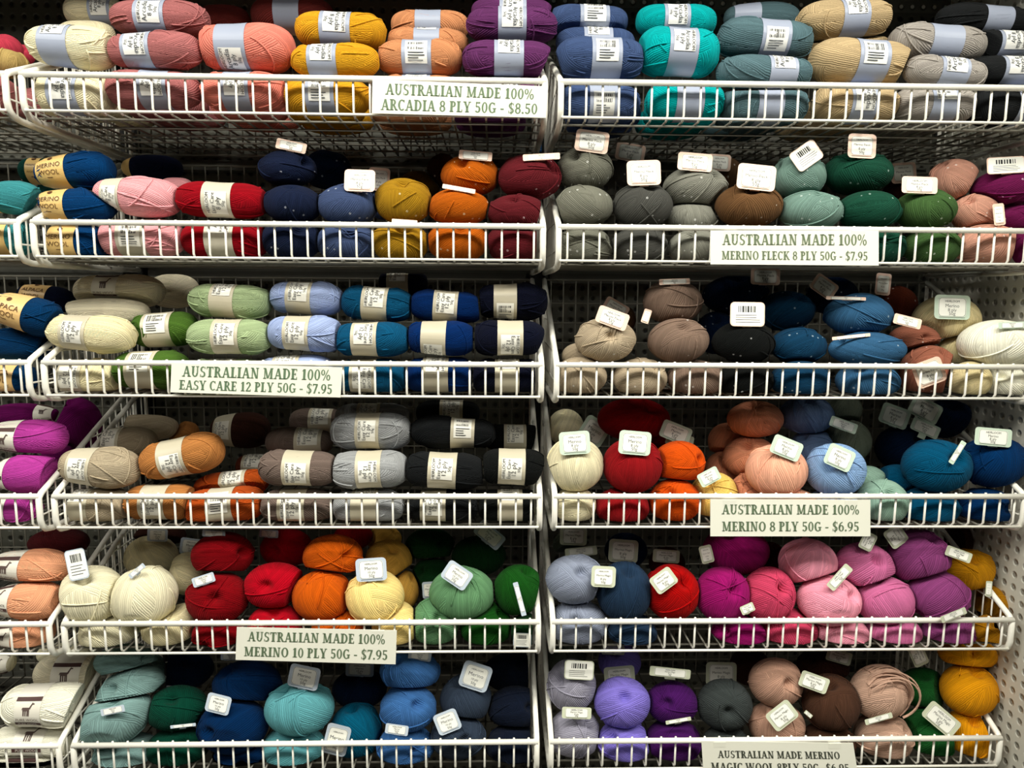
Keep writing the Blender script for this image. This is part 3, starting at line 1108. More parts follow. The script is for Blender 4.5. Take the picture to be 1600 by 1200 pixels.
INV[3, 'left'] = '''
S warm grey|157 730 120 66|upper|r=4 b=117:155:easy:.1:-1
S warm grey|148 790 112 58|bottom|b=112:150:easy:1.2:1
S warm grey|190 690 108 48|backlow|Y=.17 b=160:196:easy:.6:1
S warm grey|224 668 106 40|backhigh|Y=.26
S caramel|285 713 130 66|upper|Y=.06 r=-12 b=258:300:easy:-.2:-1
S caramel|253 784 112 60|bottom|b=228:268:easy:.1:1
S caramel|284 676 50 36|backhigh|Y=.27
S coffee|376 672 90 58|backhigh|Y=.25 b=340:371:easy:.2:1
S burnt orange|362 757 116 46|upper|Y=.09 r=-8 b=350:390:easy:.7:1
S burnt orange|350 790 124 62|bottom|r=-6 b=332:372:easy:.5:1:b
S dark rust|400 728 60 40|backlow|Y=.17 b=382:418:easy:1:1
S mink|468 731 122 60|upper|r=2 b=447:491:easy:-.1:1
S mink|465 790 112 58|bottom|b=440:482:easy:.1:1
S mink|468 690 104 48|backlow|Y=.15 b=465:506:easy:.7:1
S mink|498 658 90 44|backhigh|Y=.24 b=486:522:easy:.7:1
S silver grey|580 673 126 62|top|Y=.085 b=559:596:easy:.2:1
S silver grey|582 650 116 44|backhigh|Y=.17 b=560:596:easy:.5:1
S silver grey|578 733 122 64|middle|r=-2 b=560:599:easy:.1:-1
S silver grey|576 791 110 58|bottom|b=552:592:easy:1.4:-1
S jet black|708 676 132 52|top|Y=.085 r=2 b=705:742:easy:.6:1:b
S jet black|700 645 100 44|backhigh|Y=.19 b=688:724:easy:.6:1
S jet black|696 735 126 62|middle|r=3 b=670:714:easy:.35:1
S jet black|692 791 110 58|bottom|b=658:698:easy:.4:1
S black|802 729 102 62|upper|r=2 b=778:820:easy:.1:1
S black|798 791 102 58|bottom|b=777:816:easy:1.3:1:b
S black|803 684 96 46|backlow|Y=.15 b=787:822:easy:.6:1
'''
INV[3, 'right'] = '''
B cream|898 726 90 84|upper|Y=.045 t=898:692:-4:48:36:green
B cream|898 789 66 58|bottom|
B cream|884 668 56 58|backhigh|Y=.24 t=928:674:32:42:40:green
B crimson|988 727 92 86|upper|Y=.045 t=992:692:5:50:37:green
B crimson|972 792 84 60|bottom|
B scarlet|990 655 112 66|backhigh|Y=.17
B scarlet|1036 690 56 46|backlow|Y=.2 t=1056:676:22:48:28:green
B vivid orange|1061 722 80 66|upper|Y=.06
B vivid orange|1054 783 80 70|bottom|
B vivid orange|1036 712 30 30|backlow|Y=.18 t=1062:688:10:44:18:green
B lemon|1117 776 74 76|bottom|Y=.075 t=1108:745:-28:34:22:green
B peach|1180 655 86 56|top|Y=.14
B peach|1136 690 58 58|backhigh|Y=.2
B peach|1172 715 84 66|middle|Y=.14
B peach|1132 735 60 60|backlow|Y=.18
B peach|1178 772 76 70|bottom|Y=.08
B blush|1213 735 94 82|upper|Y=.045 t=1229:700:22:48:30:green
B blush|1240 792 80 56|bottom|
B dusk blue|1260 649 84 58|top|Y=.15
B dusk blue|1268 700 64 60|middle|Y=.15
B grey green|1322 690 74 70|backlow|Y=.17 t=1318:664:20:44:16:green
B grey green|1316 640 58 52|backhigh|Y=.2
B light blue|1305 734 92 82|upper|Y=.045 t=1312:715:24:44:34:green
B light blue|1300 792 84 56|bottom|
B seafoam|1378 785 78 72|bottom|
B seafoam|1356 748 56 40|backlow|Y=.12
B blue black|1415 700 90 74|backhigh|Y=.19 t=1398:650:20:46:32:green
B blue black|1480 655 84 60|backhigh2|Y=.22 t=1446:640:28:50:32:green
B deep teal|1403 756 74 60|backlow|Y=.12 t=1446:669:24:46:20:green
B deep teal|1463 728 102 82|upper|Y=.045 t=1496:707:-58:40:9:green
B deep teal|1450 793 92 60|bottom|
B deep blue|1553 722 100 80|upper|Y=.06 t=1552:683:5:58:28:green
B deep blue|1540 793 84 60|bottom|
'''
INV[3, 'edge'] = '''
S orchid pink|46 683 112 58|top|r=3 Y=.06 b=3:40:pure:-.3:1
S orchid pink|42 740 98 60|middle|b=-22:18:pure:.6:1
S orchid pink|28 794 62 56|bottom|b=-8:24:pure:.1:1
B dark orchid|116 662 78 84|backhigh|Y=.24
B dark orchid|92 716 50 46|backlow|Y=.2
S dark orchid|40 648 100 36|backhigh2|Y=.22 b=62:86:pure:.2:1
'''
INV[4, 'left'] = '''
B milk|142 929 100 88|upper|Y=.045 r=-12 t=120:882:-12:32:48:blue:b
B milk|226 931 98 92|upperright|Y=.045 r=-24 t=214:892:-40:30:8:blue
B milk|168 985 90 64|bottom|
B vanilla|263 974 82 78|bottom|
B vanilla|236 870 80 66|backhigh|Y=.22
B vanilla|293 896 56 66|backlow|Y=.14 t=298:854:8:34:26:blue
B coffee|250 838 78 40|backhigh|Y=.26 fw=.012 t=246:836:2:32:20:blue
B dark red|348 867 94 70|top|Y=.08 t=334:834:4:36:10:blue
B dark red|340 934 94 80|middle|Y=.05 t=318:906:-18:36:15:blue
B dark red|342 990 80 54|bottom|
B carmine|430 915 96 70|upper|Y=.06
B carmine|430 975 84 60|bottom|
B carmine|448 856 80 58|backhigh|Y=.17 t=420:834:4:30:12:blue
B pumpkin|520 868 92 64|top|Y=.08
B pumpkin|503 931 92 78|middle|Y=.052
B pumpkin|528 985 82 62|bottom|
B scarlet|552 838 60 40|backlow|Y=.2
B butter|586 932 90 82|upper|Y=.045 t=580:890:-4:48:36:blue
B butter|618 976 70 76|bottom|
B honey|607 876 74 64|backhigh|Y=.15
B honey|634 922 40 60|backlow|Y=.14
B honey|600 842 54 40|backhigh2|Y=.22
B jade|722 927 102 80|upper|Y=.05 t=714:899:34:44:32:blue
B jade|680 972 74 78|bottom|l=0 ty=.105 t=670:922:-4:20:26:blue
B pine green|672 853 78 54|backhigh|Y=.18
B pine green|676 900 66 56|backlow|Y=.16
B pine green|748 868 84 60|backhigh2|Y=.17 t=765:836:40:48:26:blue
B grass green|811 922 80 78|upper|Y=.055 t=812:936:75:54:8:blue
B grass green|759 977 80 74|bottom|
B pine green|822 986 48 56|bottom|l=0 ty=.0075 t=816:1000:2:28:22:blue:b
'''
INV[4, 'right'] = '''
B grey blue|898 905 92 74|top|Y=.055
B grey blue|903 974 90 72|bottom|
B grey green|892 850 56 40|backhigh|Y=.2 t=896:838:2:42:28:sage
B grey green|908 868 56 30|backlow|Y=.18 t=908:862:-6:50:14:sage
B dusty navy|975 924 86 92|upper|Y=.048 t=943:901:3:38:33:sage
B dusty navy|988 989 76 58|bottom|
B blue black|978 860 66 54|backhigh|Y=.2 t=974:861:4:46:36:sage
B tomato red|1050 925 84 86|upper|Y=.05 t=1037:907:-36:38:30:sage
B dark maroon|1042 880 56 50|backhigh|Y=.2 t=1041:869:4:42:20:sage
B fuchsia|1129 929 84 86|upper|Y=.046 h=60:10
B fuchsia|1150 860 102 74|backhigh|Y=.13 t=1104:866:-14:20:28:sage
B fuchsia|1156 989 82 60|bottom|t=1168:951:-24:22:14:sage
B raspberry|1200 930 80 88|upper|Y=.05 r=20
B raspberry|1230 984 92 66|bottom|
B dark maroon|1204 872 44 50|backhigh|Y=.18
B candy pink|1262 878 88 72|top|Y=.075
B candy pink|1295 938 96 76|middle|Y=.046 t=1312:902:-48:46:16:sage
B candy pink|1314 990 84 54|bottom|
B mauve pink|1350 888 90 80|top|Y=.075 r=10 t=1356:846:-64:28:22:sage
B mauve pink|1382 938 88 74|middle|Y=.052
B mauve pink|1396 989 84 56|bottom|
B plum|1435 871 92 86|top|Y=.075 t=1400:838:55:32:30:sage
B plum|1465 931 92 76|middle|Y=.052 l=.1 ty=-.0145 t=1490:961:-22:42:11:sage
B plum|1482 989 82 58|bottom|
B gold|1516 892 80 66|top|Y=.10 t=1498:866:20:42:16:sage
B ochre|1542 946 72 62|middle|Y=.08 t=1545:920:4:10:24:sage
B ochre|1548 990 56 58|bottom|
B dark brown|1500 842 70 50|backhigh|Y=.2
'''
INV[4, 'edge'] = '''
S salmon|50 885 116 54|top|Y=.06 r=3 b=2:44:pure:-.1:1
S salmon|44 938 106 58|middle|b=-8:30:pure:.45:1
S salmon|40 992 80 58|bottom|b=8:34:pure:.1:1
B dark maroon|92 848 90 44|backhigh|Y=.2
'''
INV[5, 'left'] = '''
B duck egg|196 1032 92 46|top|Y=.10
B duck egg|205 1077 104 62|uppermid|Y=.075 r=-18
B duck egg|178 1122 118 78|middle|Y=.048 r=-22 t=176:1110:-12:38:11:blue
B duck egg|200 1178 104 58|bottom|
B duck egg|228 1050 60 60|backhigh|Y=.18
B emerald|276 1106 94 64|upper|Y=.065 t=274:1074:2:28:5:blue
B emerald|278 1168 94 58|bottom|fw=.008 t=286:1134:-6:40:5:blue
B blue black|290 1046 84 56|backhigh2|Y=.2 t=360:1026:2:30:12:blue
B sapphire|386 1068 104 66|top|Y=.09
B sapphire|365 1134 106 78|middle|Y=.05 t=341:1100:14:38:30:blue
B sapphire|378 1186 88 50|bottom|
B aqua|468 1106 106 78|upper|Y=.05 t=475:1058:12:48:36:blue
B aqua|458 1170 102 66|bottom|
B peacock|556 1143 82 86|upper|Y=.072 l=0 ty=.0062 t=526:1156:14:38:48:blue
B blue black|562 1076 84 56|backhigh|Y=.17 t=562:1046:2:44:22:blue
B azure|640 1048 92 60|top|Y=.08 t=656:1024:8:36:16:blue
B azure|638 1106 88 68|middle|Y=.056
B azure|634 1167 88 66|bottom|fw=.008 t=620:1140:8:36:16:blue
B storm grey|728 1092 80 72|upper|Y=.08 t=743:1057:18:46:42:blue
B storm grey|716 1152 84 62|bottom|t=699:1128:-22:38:34:blue
B night blue|806 1106 88 62|upper|Y=.08
B night blue|804 1166 90 60|bottom|
B night blue|800 1050 90 56|backhigh|Y=.18
'''
INV[5, 'right'] = '''
B lilac grey|893 1070 76 78|top|Y=.075 t=905:1047:3:46:30:sage:b
B lilac grey|898 1146 80 76|bottom|Y=.062 fw=.009 t=901:1114:2:46:18:sage
B grey green|884 1028 62 46|backhigh|Y=.2
B lavender|972 1097 86 76|upper|Y=.056 t=968:1056:-5:48:30:sage
B lavender|975 1160 82 66|bottom|
B lavender|968 1034 66 56|backhigh|Y=.18 t=958:1016:2:36:14:sage
B aubergine|1050 1098 80 62|upper|Y=.065 t=1047:1051:6:64:15:sage
B aubergine|1052 1158 86 64|bottom|fw=.009 t=1060:1126:-10:40:6:sage
B graphite|1132 1101 84 76|upper|Y=.058 t=1127:1053:1:48:37:sage
B graphite|1134 1164 74 58|bottom|
B rose beige|1212 1066 82 72|top|Y=.062
B rose beige|1213 1132 86 70|bottom|Y=.055 t=1222:1118:-38:44:34:sage
B dark brown|1172 1042 62 56|backhigh|Y=.2
B chocolate|1298 1098 86 82|upper|Y=.052 t=1272:1066:20:46:25:sage
B chocolate|1294 1160 82 60|bottom|t=1263:1116:40:14:6:sage
B coffee|1286 1040 80 50|backhigh|Y=.18 t=1311:1026:16:40:20:sage
B pink beige|1372 1083 84 78|upper|Y=.056 x=1 t=1373:1123:-16:44:9:sage
B pink beige|1380 1152 86 72|bottom|
B fern green|1444 1076 74 62|upper|Y=.10 t=1435:1024:66:34:24:sage
B fern green|1452 1146 88 76|bottom|Y=.065 t=1471:1124:40:60:30:sage
B sunflower|1512 1020 88 48|top|Y=.085
B sunflower|1513 1078 82 76|middle|Y=.062
B sunflower|1520 1148 82 76|bottom|
'''
INV[5, 'edge'] = '''
S white|76 1101 134 70|top|Y=.055 b=43:84:pure:.1:1
S white|58 1158 140 50|middle|Y=.055 b=34:80:pure:.7:1
S white|44 1200 110 50|bottom|b=20:66:pure:.1:1
S ivory|118 1050 120 60|backhigh|Y=.14 b=96:140:pure:.1:1
S milk|100 1022 80 32|backhigh2|Y=.2
S milk|4 1036 34 34|backlow|Y=.12 b=-6:18:pure:.1:1
'''
PLACE = {
    'behindtwo': 'added to block light, third row on the floor', 'behind': 'added to block light, second row on the floor',  # mostly hidden skeins, added so the top baskets block light from above
    'top': 'topmost of its stack', 'middle': 'in the middle of its stack', 'upper': 'lying on top of its stack', 'bottom': 'lowest of its stack behind wires',
    'front': 'foremost of its upper ones', 'backhigh': 'high in the shadow behind', 'backlow': 'low in the shadow behind', 'backhigh2': 'farthest up in the shadow behind',
    'bottomright': 'second along the floor behind wires', 'upperright': 'tilted, right of its twin on top', 'uppermid': 'just below the topmost of its stack',
}
ROWN = ['top', 'second', 'third', 'fourth', 'fifth', 'bottom']
BAYN = {'left': 'left', 'right': 'right', 'edge': 'cropped left-edge'}

# ------------------------------------------------------------------ room shell
def room():
    H = 3.0
    mb = MB(); mb.box(-4, -4, -0.1, 4, 0.5, 0)
    tag(mb.build('floor', mat('floor_vinyl', (70, 66, 60), rough=.5)), kind='structure')
    mb = MB(); mb.box(-4, -4, H, 4, 0.5, H + .1)
    tag(mb.build('ceiling', mat('ceiling_tile', (190, 188, 180), rough=.8)), kind='structure')
    mb = MB(); mb.box(-4, .400, 0, GAP / 2 + .001, .440, H); mb.box(GAP / 2 + .001, .400, 0, 4, .440, 2.1336)
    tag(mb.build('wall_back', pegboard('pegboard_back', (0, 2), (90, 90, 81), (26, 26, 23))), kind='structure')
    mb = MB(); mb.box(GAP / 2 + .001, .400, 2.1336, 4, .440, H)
    tag(mb.build('wall_back_right', pegboard('pegboard_back_right', (0, 2), (112, 112, 104), (240, 240, 230))), kind='structure')  # white hole colour stands in for light coming through from behind
    xr = GAP + W + .022
    mb = MB(); mb.box(xr, -.20, 0, xr + .03, .399, H)
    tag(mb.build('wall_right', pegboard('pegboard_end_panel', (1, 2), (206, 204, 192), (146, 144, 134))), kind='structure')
    pm = mat('upright_black', (22, 22, 22), rough=.5)
    for i, x in enumerate((-W - GAP / 2, GAP / 2)):
        mb = MB()
        mb.box(x - .016, .372, 0, x + .016, .399, 2.3)
        tag(mb.build('trim_%d' % (i + 1), pm), kind='structure')
    # grey rail along the top of the back panel and one behind each row
    gm = mat('rail_grey', (78, 78, 72), rough=.5)
    mb = MB(); mb.box(GAP + .02, .378, 2.160, GAP + W, .399, 2.186)
    tag(mb.build('trim_3', gm), kind='structure')
    mb = MB(); mb.box(-3, -.05, 2.200, GAP + W + .02, .398, 2.225)  # unseen shelf board, added above the view to shade the back of the top row
    tag(mb.build('trim_4', gm), kind='structure')
    k = 5
    for r in range(6):
        for b in ('edge', 'left', 'right'):
            mb = MB(); mb.box(BAYX[b] + .02, .372, RAIL[r] - .095, BAYX[b] + W - .02, .399, RAIL[r] - .072)
            tag(mb.build('trim_%d' % k, gm), kind='structure')
            k += 1
    # fluorescent fittings over the aisle
    for x in (-2.0, -.45, 1.1, 2.65):
        for y in (-1.15, -2.5):
            t = empty('ceiling_light', (x, y, H))
            tag(t, 'long white fluorescent ceiling light over the aisle', 'ceiling light', 'fluorescent lights over the aisle')
            mb = MB(); mb.box(-.66, -.30, -.05, .66, .30, -.001)
            mb.build('housing', mat('lamp_housing', (230, 230, 226), rough=.4), t)
            mb = MB(); mb.box(-.62, -.26, -.056, .62, .26, -.051)
            mb.build('diffuser', mat('lamp_diffuser', (255, 250, 238), emit=1.5), t)
            ld = bpy.data.lights.new('fluorescent_tube', 'AREA')
            ld.shape = 'RECTANGLE'; ld.size = 1.24; ld.size_y = .52
            ld.energy = KEY if y > -2 else FILL
            ld.color = (1.0, .975, .865)
            lo = bpy.data.objects.new('fluorescent_tube', ld)
            lo.location = (x, y, H - .06)
            COL.objects.link(lo)
    w = bpy.data.worlds.new('shop_air')
    w.use_nodes = True
    w.node_tree.nodes['Background'].inputs[0].default_value = (1, .97, .9, 1)
    w.node_tree.nodes['Background'].inputs[1].default_value = AMBIENT
    SC.world = w


KEY, FILL, AMBIENT = 45.5, 7.5, 0.004
room()

# ------------------------------------------------------------------ baskets
WHITE = mat('white_wire', (250, 248, 238), rough=.38, spec=.45)
SHADEW = mat('shaded_wire', (122, 119, 109), rough=.5, spec=.35)  # white wire greyed: shade of the back and floor painted into the colour


def basket(bay, row, words):
    x0, z = BAYX[bay], RAIL[row]
    t = empty('wire_basket', (x0, 0, z - HF))
    tag(t, words, 'basket', 'white wire baskets in the %s bay' % BAYN[bay])
    return t


def basket_parts():
    P = {}
    e = .004
    mb = MB(); mb.tube([(.004, -.0045, HF), (W - .004, -.0045, HF)], .0052, 8, 1.0)
    P['top_rail'] = [mb.mesh('top_rail', True)]
    fr = []
    for x in (.006, W - .006):
        mb = MB()
        prof = [(DEPTH, HF + RISE), (.05, HF + RISE * .15), (.004, HF + .004), (-.004, HF - .004), (-.004, .016), (.000, .003), (.010, -.006), (.03, -.010), (.10, -.012), (DEPTH, -.012)]
        mb.tube([(x, y, q) for y, q in prof], .0056, 8)
        mb.tube([(x, DEPTH - .004, -.014), (x, DEPTH - .004, HF + RISE)], .0045, 6)
        fr.append(mb.mesh('end_frame', True))
    P['end_frame'] = fr
    n = 31
    xs = [.022 + (W - .044) * i / (n - 1) for i in range(n)]
    mb = MB()
    for x in xs:
        mb.tube([(x, -.001, HF + .006), (x, -.001, .008), (x, .004, .001), (x, .012, -.001)], .0021, 5)
    mb.tube([(.008, -.0045, .001), (W - .008, -.0045, .001)], .0025, 6)
    P['front_grid'] = [mb.mesh('front_grid', True)]
    mb = MB()
    for x in xs:
        mb.tube([(x, .012, -.001), (x, DEPTH, -.001)], .0020, 5)
    for k in range(6):
        y = .03 + k * (DEPTH - .035) / 5
        mb.tube([(.008, y, -.0045), (W - .008, y, -.0045)], .0022, 5)
    P['floor_grid'] = [mb.mesh('floor_grid', True)]
    sd = []
    for x in (.008, W - .008):
        mb = MB()
        for k in range(13):
            y = .025 + k * .0255
            mb.tube([(x, y, -.005), (x, y, HF + RISE * y / DEPTH)], .0017, 5)
        for k in range(3):
            q = .022 + k * .055
            ya = max(.004, (q - HF) / RISE * DEPTH)
            mb.tube([(x, ya, q), (x, DEPTH, q)], .0017, 5)
        sd.append(mb.mesh('side_grid', True))
    P['side_grid'] = sd
    mb = MB()
    for x in xs:
        mb.tube([(x, DEPTH, -.004), (x, DEPTH, HF + RISE)], .0017, 5)
    for q in (.03, .075, .12, .165, HF + RISE):
        mb.tube([(.006, DEPTH, q), (W - .006, DEPTH, q)], .0026 if q > .2 else .0017, 5)
    P['back_grid'] = [mb.mesh('back_grid', True)]
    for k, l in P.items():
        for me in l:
            me.materials.append(SHADEW if k in ('back_grid', 'floor_grid') else WHITE)
    return P


PARTS = basket_parts()
BWORDS = {
    (0, 'left'): 'white wire basket of cream, coral, mustard and purple skeins, top left',
    (0, 'right'): 'white wire basket of navy, turquoise, beige and grey skeins, top right',
    (0, 'edge'): 'cropped white wire basket of rose red balls at the top left edge',
    (1, 'left'): 'white wire basket of blue, pink, red and burgundy wool, second left',
    (1, 'right'): 'white wire basket of flecked grey and green balls, second right',
    (1, 'edge'): 'cropped white wire basket of sea teal skeins at the left edge',
    (2, 'left'): 'white wire basket of cream, green and blue banded skeins, third left',
    (2, 'right'): 'white wire basket of oatmeal, black, blue and white balls, third right',
    (2, 'edge'): 'cropped white wire basket of petrol blue skeins at the left edge',
    (3, 'left'): 'white wire basket of caramel, orange, grey and black skeins, fourth left',
    (3, 'right'): 'white wire basket of crimson, blush and deep blue balls, fourth right',
    (3, 'edge'): 'cropped white wire basket of orchid pink skeins at the left edge',
    (4, 'left'): 'white wire basket of milk, red, butter and green balls, fifth left',
    (4, 'right'): 'white wire basket of grey blue, pink and gold balls, fifth right',
    (4, 'edge'): 'cropped white wire basket of salmon skeins at the left edge',
    (5, 'left'): 'white wire basket of duck egg, sapphire and azure balls, bottom left',
    (5, 'right'): 'white wire basket of lavender, brown and sunflower balls, bottom right',
    (5, 'edge'): 'cropped white wire basket of white skeins at the bottom left edge',
}
for row in range(6):
    for bay in ('edge', 'left', 'right'):
        t = basket(bay, row, BWORDS[row, bay])
        for nm, meshes in PARTS.items():
            for me in meshes:
                o = bpy.data.objects.new(nm, me)
                COL.objects.link(o)
                o.parent = t

# ------------------------------------------------------------------ wool: read the list, wind, settle, press together
items = []
for (row, bay), txt in INV.items():
    for ln in txt.strip().split('\n'):
        head, geo, place, *rest = [q.strip() for q in ln.split('|')]
        opts = (rest[0] if rest else '').split()
        kind, colour = head[0], head[2:]
        x, y, w, h = [float(q) for q in geo.split()]
        o = {q.split('=')[0]: q.split('=')[1] for q in opts}
        c0, mpp = at(x, y, .07)
        if kind == 'S':
            dep = h * mpp / 2 * 1.08
        else:
            dep = .5 * (w + h) * mpp / 2 * .9
        Y = float(o['Y']) if 'Y' in o else (dep + .007 if place.startswith('bottom') else dep * .9 + .004)
        it = Wool(kind, x, y, w, h, float(o.get('r', 0)), Y, len(items) * 13 + 5,
                  strand=.070 if kind == 'S' else .064, depth=None,
                  hole=tuple(float(q) for q in o['h'].split(':')) if 'h' in o else None, messy='x' in o)
        it.row, it.bay, it.colour, it.place, it.o, it.small = row, bay, colour, place, o, place.startswith('b') and place[:3] != 'bot'
        if 'b' in o:
            b = o['b'].split(':')
            xm = ((float(b[0]) + float(b[1])) / 2 - x) / (w / 2)
            hw = (float(b[1]) - float(b[0])) / w
            it.band = dict(xm=max(-.8, min(.8, xm)), hw=hw, style=b[2], phase=float(b[3]), flip=int(b[4]), back=len(b) > 5)
        items.append(it)

for it in items:
    if it.small:
        it.raw(72, 36)
    else:
        it.raw(112, 56)

CAND = np.random.default_rng(3).normal(size=(14, 3)) * .35
for i, A in enumerate(items):
    for B in items[i + 1:]:
        if A.row != B.row:
            continue
        d = B.c - A.c
        if abs(d[0]) > .23 or np.linalg.norm(d) > A.ax.max() + B.ax.max() + .02:
            continue
        SA = A.rot @ np.diag(A.ax ** 2) @ A.rot.T
        SB = B.rot @ np.diag(B.ax ** 2) @ B.rot.T
        m = unit(np.linalg.solve(SA + SB, d))
        cands = [m, unit(d)] + [unit(m + q) for q in CAND] + [unit(m + q * .4) for q in CAND]
        best = None
        for n in cands:
            hA, hB, dn = A.support(n), B.support(-n), float(d @ n)
            gap = dn - hA - hB
            if best is None or gap > best[0]:
                best = (gap, n, hA, hB, dn)
        gap, n, hA, hB, dn = best
        if gap > .0005:
            continue
        pen = -gap + .0006
        dy = B.c[1] - A.c[1]
        share = .5 if abs(dy) < .006 else (.12 if dy > 0 else .88)     # how much of the squeeze A takes
        tA = hA - pen * share
        tB = dn - tA
        tA = min(max(tA, min(.30 * hA, dn * .4)), dn - min(.30 * hB, dn * .4))
        t = A.c @ n + tA
        A.planes.append((n, t - .0003))
        B.planes.append((-n, -t - .0003))

for it in items:
    z, x0 = RAIL[it.row], BAYX[it.bay]
    c = it.c
    P = it.planes
    P.append((np.array([0., 0, -1]), -(z - HF + .0035)))
    if it.row > 0:
        P.append((np.array([0., 0, 1]), RAIL[it.row - 1] - HF - .018))
    back = DEPTH - .006 if c[2] < z + RISE else .392
    P.append((np.array([0., 1, 0]), back))
    if c[2] < z - .004:
        P.append((np.array([0., -1, 0]), -.0045))
    else:
        q = np.array([c[0], -.0045, z])
        dd = q - c
        L = np.linalg.norm(dd)
        n = dd / L
        P.append((n, float(c @ n) + L - .0066))
    lines = []
    for b in BAYX:
        for xx in (BAYX[b] + .006, BAYX[b] + W - .006):
            if abs(xx - c[0]) < it.ax.max() + .02:
                lines.append((xx, b == it.bay))
    for xx, own in lines:
        zl = z + RISE * max(0, c[1]) / DEPTH
        if c[2] > zl + .004:
            a = np.array([xx, -.004, z]); e = np.array([xx, DEPTH, z + RISE])
            u = (e - a)
            tt = float(np.clip((c - a) @ u / (u @ u), 0, 1))
            dd = a + u * tt - c
            L = np.linalg.norm(dd)
            n = dd / L
            P.append((n, float(c @ n) + L - .0070))
        else:
            s = 1.0 if xx > c[0] else -1.0
            P.append((np.array([s, 0, 0]), s * xx - .0085))

seen = {}
for it in items:
    if not it.small:
        it.add_strands(5 if it.kind == 'B' else 9, .0015)
    ym = yarn_mat(it.colour, COLORS[it.colour], fleck=1 if it.o.get('f') == '1' else 0) if it.o.get('f') != '2' else yarn_mat(it.colour, COLORS[it.colour], fleck=1)
    nm = 'yarn_ball' if it.kind == 'B' else 'yarn_skein'
    has = it.band is not None or 't' in it.o
    vv = it.clamp(it.verts, .0016)
    origin = np.array([it.c[0], it.c[1], vv[:, 2].min()])
    basket_name = '%s %s basket' % (ROWN[it.row], BAYN[it.bay])
    desc = 'wool ball' if it.kind == 'B' else 'wool skein'
    extra = ''
    if it.kind == 'S' and it.band:
        desc = 'banded ' + desc
    if 't' in it.o:
        desc = 'tagged ' + desc
    lab = '%s %s %s, %s' % (it.colour, desc, PLACE[it.place], basket_name)
    if lab in seen:
        print('DUPLICATE LABEL', lab)
    seen[lab] = 1
    grp = 'wool in the %s' % basket_name
    if has:
        root = empty(nm, origin)
        y = link('wound_yarn', it.mesh('wound_yarn', origin), ym, root)
        if it.band:
            b = it.band
            make_band(it, root, origin, b['style'], b['phase'], b['flip'], b['back'])
        if 't' in it.o:
            q = it.o['t'].split(':')
            others = [k for k in items if k is not it and k.row == it.row and abs(k.c[0] - it.c[0]) < .2 and k.c[1] > it.c[1] - .05]
            make_tag(it, root, origin, others, float(q[0]), float(q[1]), float(q[3]), float(q[4]), float(q[2]), q[5], len(q) > 6, float(it.o.get('l', .3)), float(it.o['ty']) if 'ty' in it.o else None, float(it.o.get('fw', 0)))
    else:
        root = link(nm, it.mesh(nm, origin), ym)
        root.location = origin
    tag(root, lab, 'wool', grp)

# ------------------------------------------------------------------ price cards
SIGNS = [
    (0, [(582, 124), (856, 135), (853, 184), (581, 177)], ('AUSTRALIAN MADE 100%', 'ARCADIA 8 PLY 50G - $8.50'), (104, 124, 96), (.85, .90), 'white price card for eight ply at $8.50 on the top left basket'),
    (1, [(1110, 360), (1373, 360), (1373, 415), (1110, 413)], ('AUSTRALIAN MADE 100%', 'MERINO FLECK 8 PLY 50G - $7.95'), (108, 122, 96), (.86, .87), 'white price card for flecked merino at $7.95 on the second right basket'),
    (2, [(268, 567), (535, 574), (532, 621), (266, 613)], ('AUSTRALIAN MADE 100%', 'EASY CARE 12 PLY 50G - $7.95'), (100, 124, 96), (.87, .90), 'white price card for twelve ply at $7.95 on the third left basket'),
    (3, [(1110, 780), (1360, 781), (1360, 838), (1110, 838)], ('AUSTRALIAN MADE 100%', 'MERINO 8 PLY 50G - $6.95'), (100, 118, 92), (.86, .86), 'white price card for merino at $6.95 on the fourth right basket'),
    (4, [(370, 980), (620, 985), (618, 1038), (368, 1031)], ('AUSTRALIAN MADE 100%', 'MERINO 10 PLY 50G - $7.95'), (100, 118, 92), (.86, .90), 'white price card for ten ply at $7.95 on the fifth left basket'),
    (5, [(1096, 1158), (1333, 1161), (1343, 1224), (1100, 1222)], ('AUSTRALIAN MADE MERINO', 'MAGIC WOOL 8PLY 50G -$6.95'), (70, 74, 64), (.80, .90), 'white price card with dark print at $6.95 on the bottom right basket'),
]
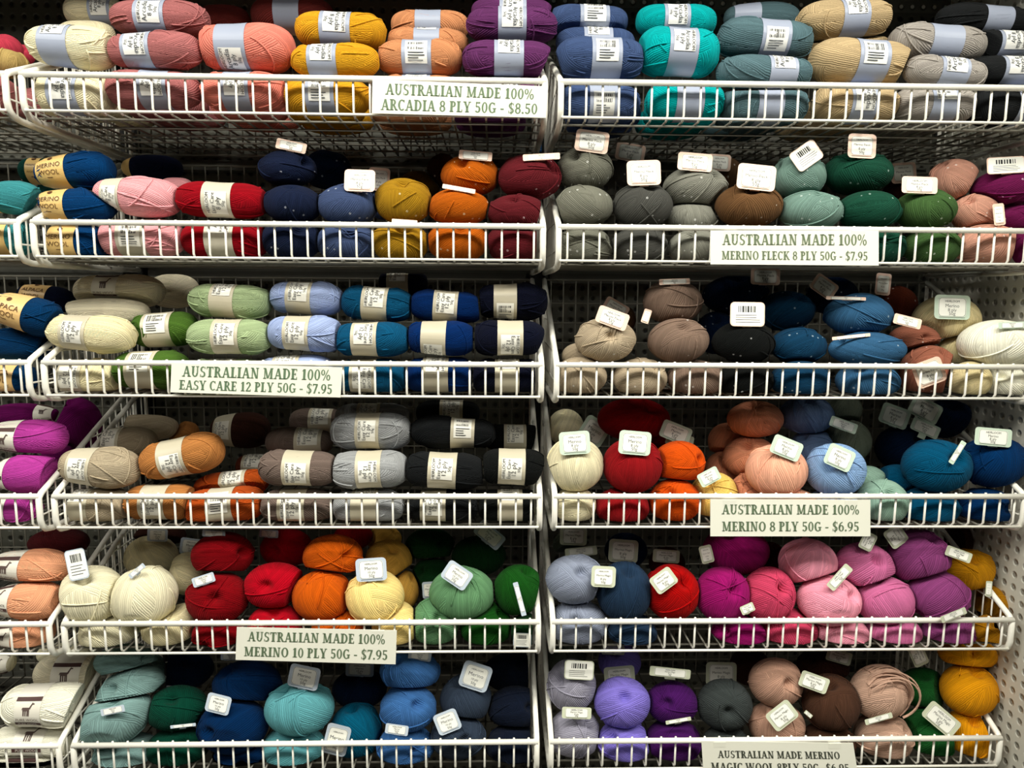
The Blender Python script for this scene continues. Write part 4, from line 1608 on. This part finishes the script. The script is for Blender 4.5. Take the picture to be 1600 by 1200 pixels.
for row, quad, lines, ink, fracs, words in SIGNS:
    Ys = -.0135
    C = [at(px, py, Ys - (.002 if k > 1 else 0))[0] for k, (px, py) in enumerate(quad)]      # tl tr br bl
    org = (C[2] + C[3]) / 2

    def Q(u, v, off=0.0):
        p = (C[0] * (1 - u) + C[1] * u) * v + (C[3] * (1 - u) + C[2] * u) * (1 - v)
        return p - org + np.array([0, -off, 0])
    v, f = [], []
    for off in (0, -.0011):
        v += [Q(0, 0, off), Q(1, 0, off), Q(1, 1, off), Q(0, 1, off)]
    f = [(0, 1, 2, 3), (7, 6, 5, 4), (0, 4, 5, 1), (1, 5, 6, 2), (2, 6, 7, 3), (3, 7, 4, 0)]
    card = link('price_sign', mesh_of('price_sign', v, f), mat('card_white', (238, 238, 224), rough=.35, spec=.4))
    card.location = org
    tag(card, words, 'price sign', 'price cards on the baskets')
    for u in (.12, .88):
        mb = MB()
        a, b = Q(u - .04, 1.0), Q(u + .04, 1.0)
        mb.box(a[0], a[1] - .0006, min(a[2], b[2]) - .012, b[0], -.00965 - org[1], min(a[2], b[2]) - .001)
        mb.build('tape_tab', mat('clear_tape', (236, 236, 222), rough=.3, spec=.5), card)
    wm = np.linalg.norm(C[1] - C[0])
    hm = np.linalg.norm(C[3] - C[0])
    for k, body in enumerate(lines):
        polys, adv = serif_line(body)
        cap = fracs[k] * wm / adv / hm * 1.06
        base = ((.73 if k == 0 else .27) if row < 5 else (.69 if k == 0 else .385)) - cap / 2
        fr = fracs[k]
        pv, pf = [], []
        for p in polys:
            b = len(pv)
            for a, q in p:
                pv.append(Q((1 - fr) / 2 + a / adv * fr, base + q * cap, .0005))
            pf.append(tuple(range(b, b + len(p))))
        link('lettering', mesh_of('lettering', pv, pf), mat('card_ink_%d' % row, ink, rough=.6), card)

# blue sticker on the black post between the bays
p, s = at(857, 229, .360)
mb = MB()
mb.box(-.005, 0, 0, .005, .0025, .018)
o = mb.build('blue_sticker', mat('sticker_blue', (40, 120, 200), rough=.4))
mb = MB()
for zz in (.004, .009, .014):
    mb.box(-.0035, -.0004, zz - .001, .0035, -.0001, zz + .001)
mb.build('sticker_lines', mat('sticker_white', (200, 225, 245), rough=.4), o)
o.location = (GAP / 2, .3700, p[2] - .009)
tag(o, 'tiny blue sticker on the black post between the two bays', 'sticker')

vs = SC.view_settings
vs.view_transform = 'Standard'
vs.look = 'None'
vs.gamma = 1.0
vs.use_curve_mapping = False
vs.exposure = 0.0
SC.cycles.use_denoising = True
SC.cycles.max_bounces = 6
SC.cycles.diffuse_bounces = 4
